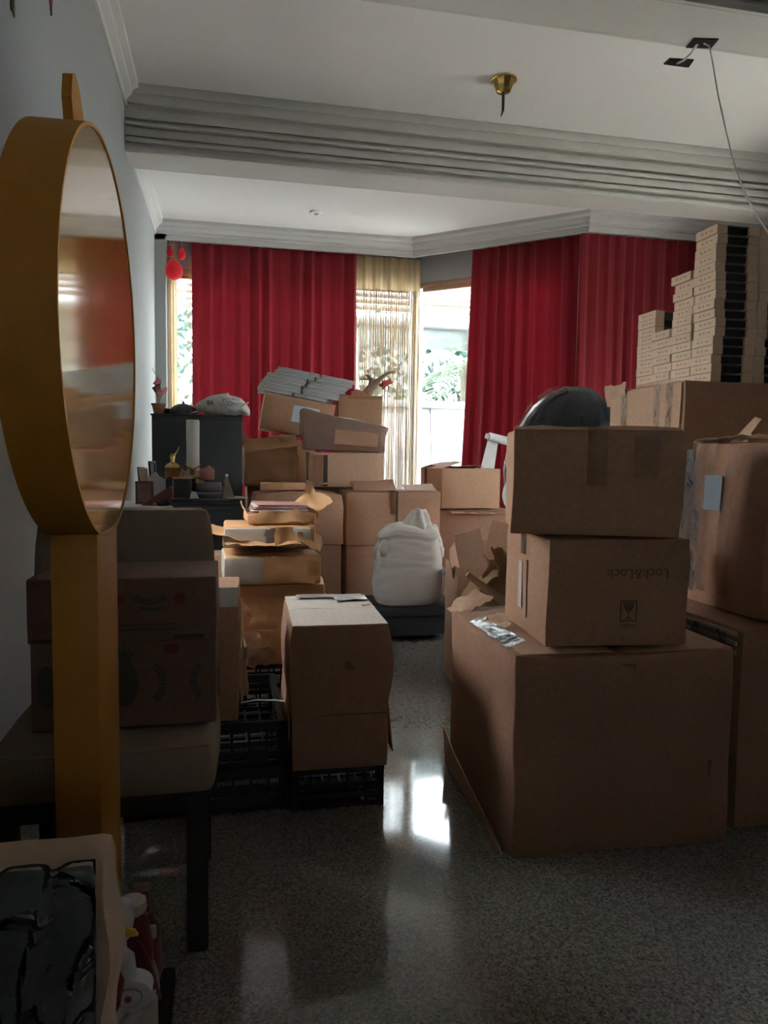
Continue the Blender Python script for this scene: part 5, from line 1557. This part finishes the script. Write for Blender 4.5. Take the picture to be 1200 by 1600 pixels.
lf = thing('gold_figurine', 'little gold leaf-shaped figurine beside the candle', 'figurine', (lx-.004, Yd+.19, zq+.002))
ob('base', lathebm([(.028, 0), (.028, .008), (.016, .014)], 16), M_brass, lf)
ob('stem', tubebm([(0, 0, .01), (-.004, 0, .05), (.004, 0, .085)], .006, 6), M_brass, lf)
ob('leaf', prismbm([(-.004, .0), (-.016, .03), (-.013, .06), (.004, .09), (.014, .055), (.012, .02)], .006, 'y'), M_brass, lf, loc=(.004, -.003, .075), smooth=False)
# pyramid award and paper
px_ = on_d(350, .07)
pyd = thing('glass_pyramid', 'smoky glass pyramid paperweight at the end of the case', 'paperweight', (px_+.014, Yd+.09, zq+.004), (0, 0, R(20)))
bm = bmesh.new(); hp_ = .115
v = [bm.verts.new(c) for c in ((-.034, -.034, 0), (.034, -.034, 0), (.034, .034, 0), (-.034, .034, 0), (-.005, -.005, hp_), (.005, -.005, hp_), (.005, .005, hp_), (-.005, .005, hp_))]
for f_ in ((0, 3, 2, 1), (0, 1, 5, 4), (1, 2, 6, 5), (2, 3, 7, 6), (3, 0, 4, 7), (4, 5, 6, 7)): bm.faces.new([v[i] for i in f_])
ob('pyramid_body', bm, mat('smoky_glass', (.16, .12, .09), .12, .3, 14, coat=.8), pyd, smooth=False)
ob('tip', boxbm(-.007, .007, -.007, .007, hp_, hp_+.014, .002), M_greyp, pyd)
o = ob('paper_sheet', crumple(.13, .17, .002, 3, 4, 6), M_greyp, loc=(on_d(365, .1), Yd+.115, zq+.006), rot=(0, 0, .25))
tag(o, 'pale sheet of paper lying under the glass pyramid', 'paper')
o = ob('paper_sheet', crumple(.10, .05, .002, 6, 4, 6), M_greyp, loc=(on_d(283, .02), Yd+.03, zq+.004), rot=(0, 0, .05))
tag(o, 'narrow pale slip of paper in front of the black tin', 'paper')
# frames and cards leaning at the wall end
def frame(px, dy, w, h, rz, tl_, label, m1, m2):
    x = on_d(px, dy)
    t = thing('picture_frame', label, 'picture frame', (x, Yd+dy, zd+.001), (R(-tl_), 0, R(rz)))
    b = .012
    for x0_, x1_, z0_, z1_ in ((-w/2, w/2, 0, b), (-w/2, w/2, h-b, h), (-w/2, -w/2+b, b, h-b), (w/2-b, w/2, b, h-b)):
        ob('frame_bar', boxbm(x0_, x1_, -.008, .006, z0_, z1_, .002), m1, t)
    ob('picture', boxbm(-w/2+b, w/2-b, -.003, .003, b, h-b), m2, t, smooth=False)
    ob('back_stand', boxbm(-.015, .015, .006, .010, 0, h*.6), m1, t, smooth=False)
    return t
M_mar = mat('maroon_lacquer', (.13, .035, .035), .3, .3, 14)
frame(226, .17, .095, .125, 12, 8, 'maroon framed picture nearest the wall on the dresser', M_mar, mat('rusty_print', (.22, .11, .085), .4, .5, 18))
frame(225, .30, .05, .20, 55, 6, 'narrow dark frame seen nearly edge-on against the wall', M_blackm, M_greyp)
frame(232, .24, .06, .20, 50, 12, 'slanting grey frame leaning beside the narrow dark one', M_greyp, M_greyp)
frame(243, .34, .045, .235, 40, 8, 'thin dark olive frame behind the white card', mat('olive_black', (.05, .05, .03), .5), M_blackm)
wx = on_d(250, .30)
pol = [(-.075, 0), (-.07, .10), (-.045, .16), (-.018, .175), (.0, .15), (.03, .135), (.072, .125), (.08, .0), (.055, .0), (.055, .04), (.042, .075), (.026, .075), (.016, .04), (.016, 0)]
o = ob('white_cutout', prismbm(pol, .008, 'y'), M_paper, loc=(wx, Yd+.27, zd+.03), smooth=False)
o.location.z = zd
tag(o, 'white cut-out card with an arch standing on the dresser', 'card')
rx_ = on_d(256, .10)
o = ob('red_prism_box', prismbm([(-.085, 0), (.085, 0), (.085, .085), (.06, .10)], .09, 'y'), M_mar, loc=(rx_-.03, Yd+.05, zd+.0), rot=(0, 0, R(-6)), smooth=False)
tag(o, 'maroon wedge-shaped box with a pink sloping face', 'box')
ob('pink_face', prismbm([(-.08, .004), (.058, .10), (.062, .103), (-.076, .001)], .086, 'y'), M_pink, o, loc=(0, .002, .001), smooth=False)
o = ob('dark_stone', lathebm([(.03, 0), (.034, .015), (.02, .03), (.005, .036)], 16), M_black, loc=(on_d(254, .02), Yd+.035, zd))
tag(o, 'small dark rounded stone on the white edge of the dresser', 'stone')
o = ob('cream_bead', lathebm([(.004, 0), (.011, .004), (.012, .010), (.006, .018)], 14), M_card2, loc=(on_d(241, .01), Yd+.025, zd))
tag(o, 'cream bead at the front edge of the dresser', 'bead')

# ================================================================== FOREGROUND: LOW STOOL WITH PACKET AND DECORATIONS
zs_ = .36
st = thing('low_stool', 'dark low stool under the plastic-wrapped packet', 'stool', (-.34, .93, 0))
ob('stool_top', boxbm(-.26, .26, -.16, .205, zs_-.03, zs_, .006), mat('matte_dark_wood', (.016, .012, .010), .9, .2, spec=.1), st)
for sx in (-.22, .22):
    for sy in (-.12, .165):
        ob('leg', boxbm(sx-.02, sx+.02, sy-.02, sy+.02, 0, zs_-.03, .003), M_dwood, st)
# packet: black stuff in clear plastic with a tan padded border
Yk = .84
kx1 = onY(169, 1450, Yk).x; zk1 = onY(120, 1366, Yk).z
pk2 = thing('wrapped_packet', 'black goods sealed in shiny clear plastic with a tan padded edge', 'packet', (kx1-.215, Yk+.04, zs_), (R(-4), 0, 0))
pk2.location.z += .006
hk = zk1-zs_
def padf(c, u, v, t):
    c.x += .006*math.sin(c.z*40)*(u > .9)
    return c
ob('tan_padding', softbox(.43, .075, hk, 9, .018, .0, .009, 5, 11, padf), mat('tan_foam', (.40, .26, .17), .7, .22, 14, .3, 40), pk2)
bx_ = onY(143, 1450, Yk).x-(kx1-.215)
ob('black_goods', softbox(.215+bx_-.004, .02, hk*.95, 6, .006, .004, .003, 8), mat('black_fabric_goods', (.012, .014, .014), .5, .3, 8), pk2, loc=((bx_-.215)/2, -.036, hk*.015))
def pfilm(u, v, c):
    x = (u-.5)*(.215+bx_+.01); z = (v-.5)*hk*.97
    q = noise.noise(Vector((x*9, z*9, 4)))
    a = (x*.75+z*1.0)*34+3.5*q
    rg_ = (1-abs(math.sin(a)))**3
    b_ = (x*1.1-z*.5)*22+3*noise.noise(Vector((x*7, z*7, 9)))
    rg2 = (1-abs(math.sin(b_)))**4
    return Vector((x, z, .022*rg_*(.4+.8*abs(q))+.018*rg2+.006*q))
ob('clear_plastic', sheetbm(1, 1, 70, 60, pfilm, .0006), film('foreground_film', (.93, .95, .95), .30, .07, 16, .25, .02), pk2, loc=((bx_-.215)/2, -.060, hk*.53), rot=(PI/2, 0, 0), ang=180)
# decorations to the right of the packet
Ye = 1.035
def fp(px, py, Y): return onY(px, py, Y)
q = fp(207, 1460, Ye)
M_cap = mat('cream_ribbed_plastic', (.42, .37, .30), .6, .15, 30)
bt = thing('red_bottle', 'dark red wrapped bottle with a cream ribbed cap beside the packet', 'bottle', (fp(208, 1500, Ye).x, Ye, zs_))
zcap0, zcap1 = fp(206, 1422, Ye).z-zs_, fp(206, 1403, Ye).z-zs_
rb_ = .026
ob('bottle_body', lathebm([(rb_*.95, 0), (rb_*1.05, .02), (rb_*1.05, zcap0-.05), (rb_*.8, zcap0-.01), (rb_*.55, zcap0)], 24, lambda c, a, z: c*1.0+noise.noise_vector(c*40)*.004*(1 if z > .01 else 0)), M_dred, bt)
ob('cap', lathebm([(.017, zcap0-.002), (.019, zcap0+.004), (.018, zcap1-.004), (.013, zcap1)], 24, lambda c, a, z: Vector((c.x*(1+.05*math.cos(a*12)), c.y*(1+.05*math.cos(a*12)), c.z))), M_cap, bt)
ob('ribbon', tubebm([fp(214, 1470, Ye-.03)-Vector(bt.location), fp(225, 1492, Ye-.035)-Vector(bt.location), fp(236, 1520, Ye-.03)-Vector(bt.location), fp(250, 1560, Ye-.02)-Vector(bt.location)], [.003, .005, .005, .003], 6), M_dred, bt)
r2 = thing('red_ribbon_bundle', 'bundle of dark red satin ribbon with a brass tag', 'ribbon', (fp(229, 1500, Ye+.06).x, Ye+.062, zs_))
zr2 = fp(228, 1440, Ye+.04).z-zs_
ob('ribbon_body', lathebm([(.016, 0), (.024, .02), (.024, zr2*.6), (.018, zr2*.85), (.006, zr2)], 20, lambda c, a, z: c+noise.noise_vector(c*34)*.008*(1 if z > .01 else 0)), M_dred, r2)
tg = fp(238, 1456, Ye+.036)-Vector(r2.location)
ob('brass_tag', boxbm(-.008, .006, -.004, .004, -.010, .010, .003), M_cap, r2, loc=tg)
gr_ = fp(243, 1522, Ye+.036)-Vector(r2.location)
ob('gold_edge', tubebm([fp(239, 1500, Ye+.036)-Vector(r2.location), gr_, fp(247, 1545, Ye+.036)-Vector(r2.location)], [.002, .005, .003], 6), M_cap, r2)
# felt roll with red centre
Ye2 = .958
ctr = fp(206, 1548, Ye2)
ro = thing('felt_ornament', 'white felt ornament with a rolled end and red centre beside the packet', 'ornament', (ctr.x, Ye2, zs_))
cz = ctr.z-zs_
def oval(rx, rz, m, dy, name, cx=0, cz_=cz, t_=.012):
    o = ob(name, prismbm([(cx+rx*math.cos(2*PI*k/28), cz_+rz*math.sin(2*PI*k/28)) for k in range(28)], t_, 'y'), m, ro, loc=(0, dy, 0))
    return o
oval(.026, .021, M_felt, -.012, 'felt_disc', t_=.026)
oval(.017, .0125, mat('felt_groove', (.28, .22, .22), .9), -.0135, 'groove_ring', -.002)
oval(.0150, .0105, M_felt, -.0150, 'felt_centre', -.002)
oval(.0045, .004, mat('red_dot', (.35, .06, .06), .8), -.0165, 'red_centre', -.003)
b0 = fp(186, 1495, Ye2)-Vector(ro.location)
pts = [fp(180, 1486, Ye2)-Vector(ro.location), fp(194, 1500, Ye2)-Vector(ro.location), fp(199, 1530, Ye2)-Vector(ro.location), fp(192, 1562, Ye2)-Vector(ro.location), fp(178, 1592, Ye2)-Vector(ro.location), fp(160, 1618, Ye2)-Vector(ro.location)]
ob('felt_band', tubebm(pts, [.011, .014, .013, .012, .012, .012], 12), M_felt, ro)
pts2 = [fp(176, 1500, Ye2-.012)-Vector(ro.location), fp(183, 1530, Ye2-.012)-Vector(ro.location), fp(178, 1565, Ye2-.012)-Vector(ro.location), fp(162, 1600, Ye2-.012)-Vector(ro.location)]
ob('red_band', tubebm(pts2, [.004, .009, .010, .008], 10), M_redv, ro)
pts3 = [fp(222, 1570, Ye2)-Vector(ro.location), fp(205, 1585, Ye2)-Vector(ro.location), fp(186, 1600, Ye2)-Vector(ro.location), fp(180, 1625, Ye2)-Vector(ro.location)]
ob('felt_band', tubebm(pts3, [.010, .011, .012, .012], 12), M_felt, ro)
ob('ribbed_foot', lathebm([(.020, 0), (.020, cz-.02)], 24, lambda c, a, z: Vector((c.x*(1+.07*math.cos(a*12)), c.y*(1+.07*math.cos(a*12)), z))), M_cap, ro, loc=(.010, .012, 0))
wc = fp(188, 1438, .986)
kn = thing('knit_ball', 'small whitish knitted bobble between the packet and the red bottle', 'ornament', (wc.x, .986, zs_))
zkn = wc.z-zs_
ob('post', tubebm([(0, 0, 0), (0, 0, zkn-.02)], .008, 8), M_felt, kn)
ob('bobble', lathebm([(.004, zkn-.03), (.013, zkn-.022), (.017, zkn), (.013, zkn+.024), (.004, zkn+.03)], 22, lambda c, a, z: Vector((c.x*(1+.06*math.cos(a*9)), c.y*(1+.06*math.cos(a*9)), c.z))), M_felt, kn)
yb_ = fp(188, 1459, .966)
ob('yellow_tab', prismbm([(-.014, -.006), (.022, -.006), (.018, .001), (.008, .006), (-.014, .006)], .006, 'y'), M_yel, kn, loc=yb_-Vector(kn.location), smooth=False)
# short wooden stake behind the decorations
wp = onZ(221, 1500, 0)
sk2 = thing('wooden_post', 'short reddish wooden post standing behind the red bottle', 'post', (onY(221, 1420, 1.16).x, 1.16, 0))
ob('post', boxbm(-.013, .013, -.013, .013, .012, onY(221, 1386, 1.16).z, .002), mat('reddish_wood', (.10, .035, .018), .6, .2), sk2)
ob('foot', boxbm(-.04, .04, -.04, .04, 0, .014, .003), M_dwood, sk2)
# hanging wall decorations whose tips show at the top edge
for (x0_, x1_, y_, m_, lab, nm) in ((19, 31, 22, mat('dark_green_paper', (.03, .04, .03), .7), 'dark paper streamer with a gold tip on the left wall', 'wall_streamer'), (76, 92, 19, M_redv, 'red paper pennant on the left wall', 'wall_pennant')):
    a_ = onX((x0_+x1_)/2, y_, XL+.012)
    t = thing(nm, lab, 'decoration', (XL+.001, a_.y, a_.z))
    if nm == 'wall_pennant':
        ob('pennant', prismbm([(-.075, .16), (.055, .16), (.008, 0), (-.004, 0)], .004, 'x'), m_, t, smooth=False)
        ob('tip_pin', tubebm([(.002, .002, 0), (.002, .002, -.012)], .003, 6), M_black, t)
    else:
        ob('streamer', prismbm([(-.02, .2), (.022, .2), (.018, .01), (-.016, .0)], .004, 'x'), m_, t, smooth=False)
        ob('gold_tip', prismbm([(.0, .03), (.020, .03), (.016, -.004), (.004, -.006)], .006, 'x'), M_brass, t, smooth=False)
    ob('hanger', boxbm(0, .008, -.03, .03, .16 if nm == 'wall_pennant' else .2, .175 if nm == 'wall_pennant' else .215), m_, t, smooth=False)
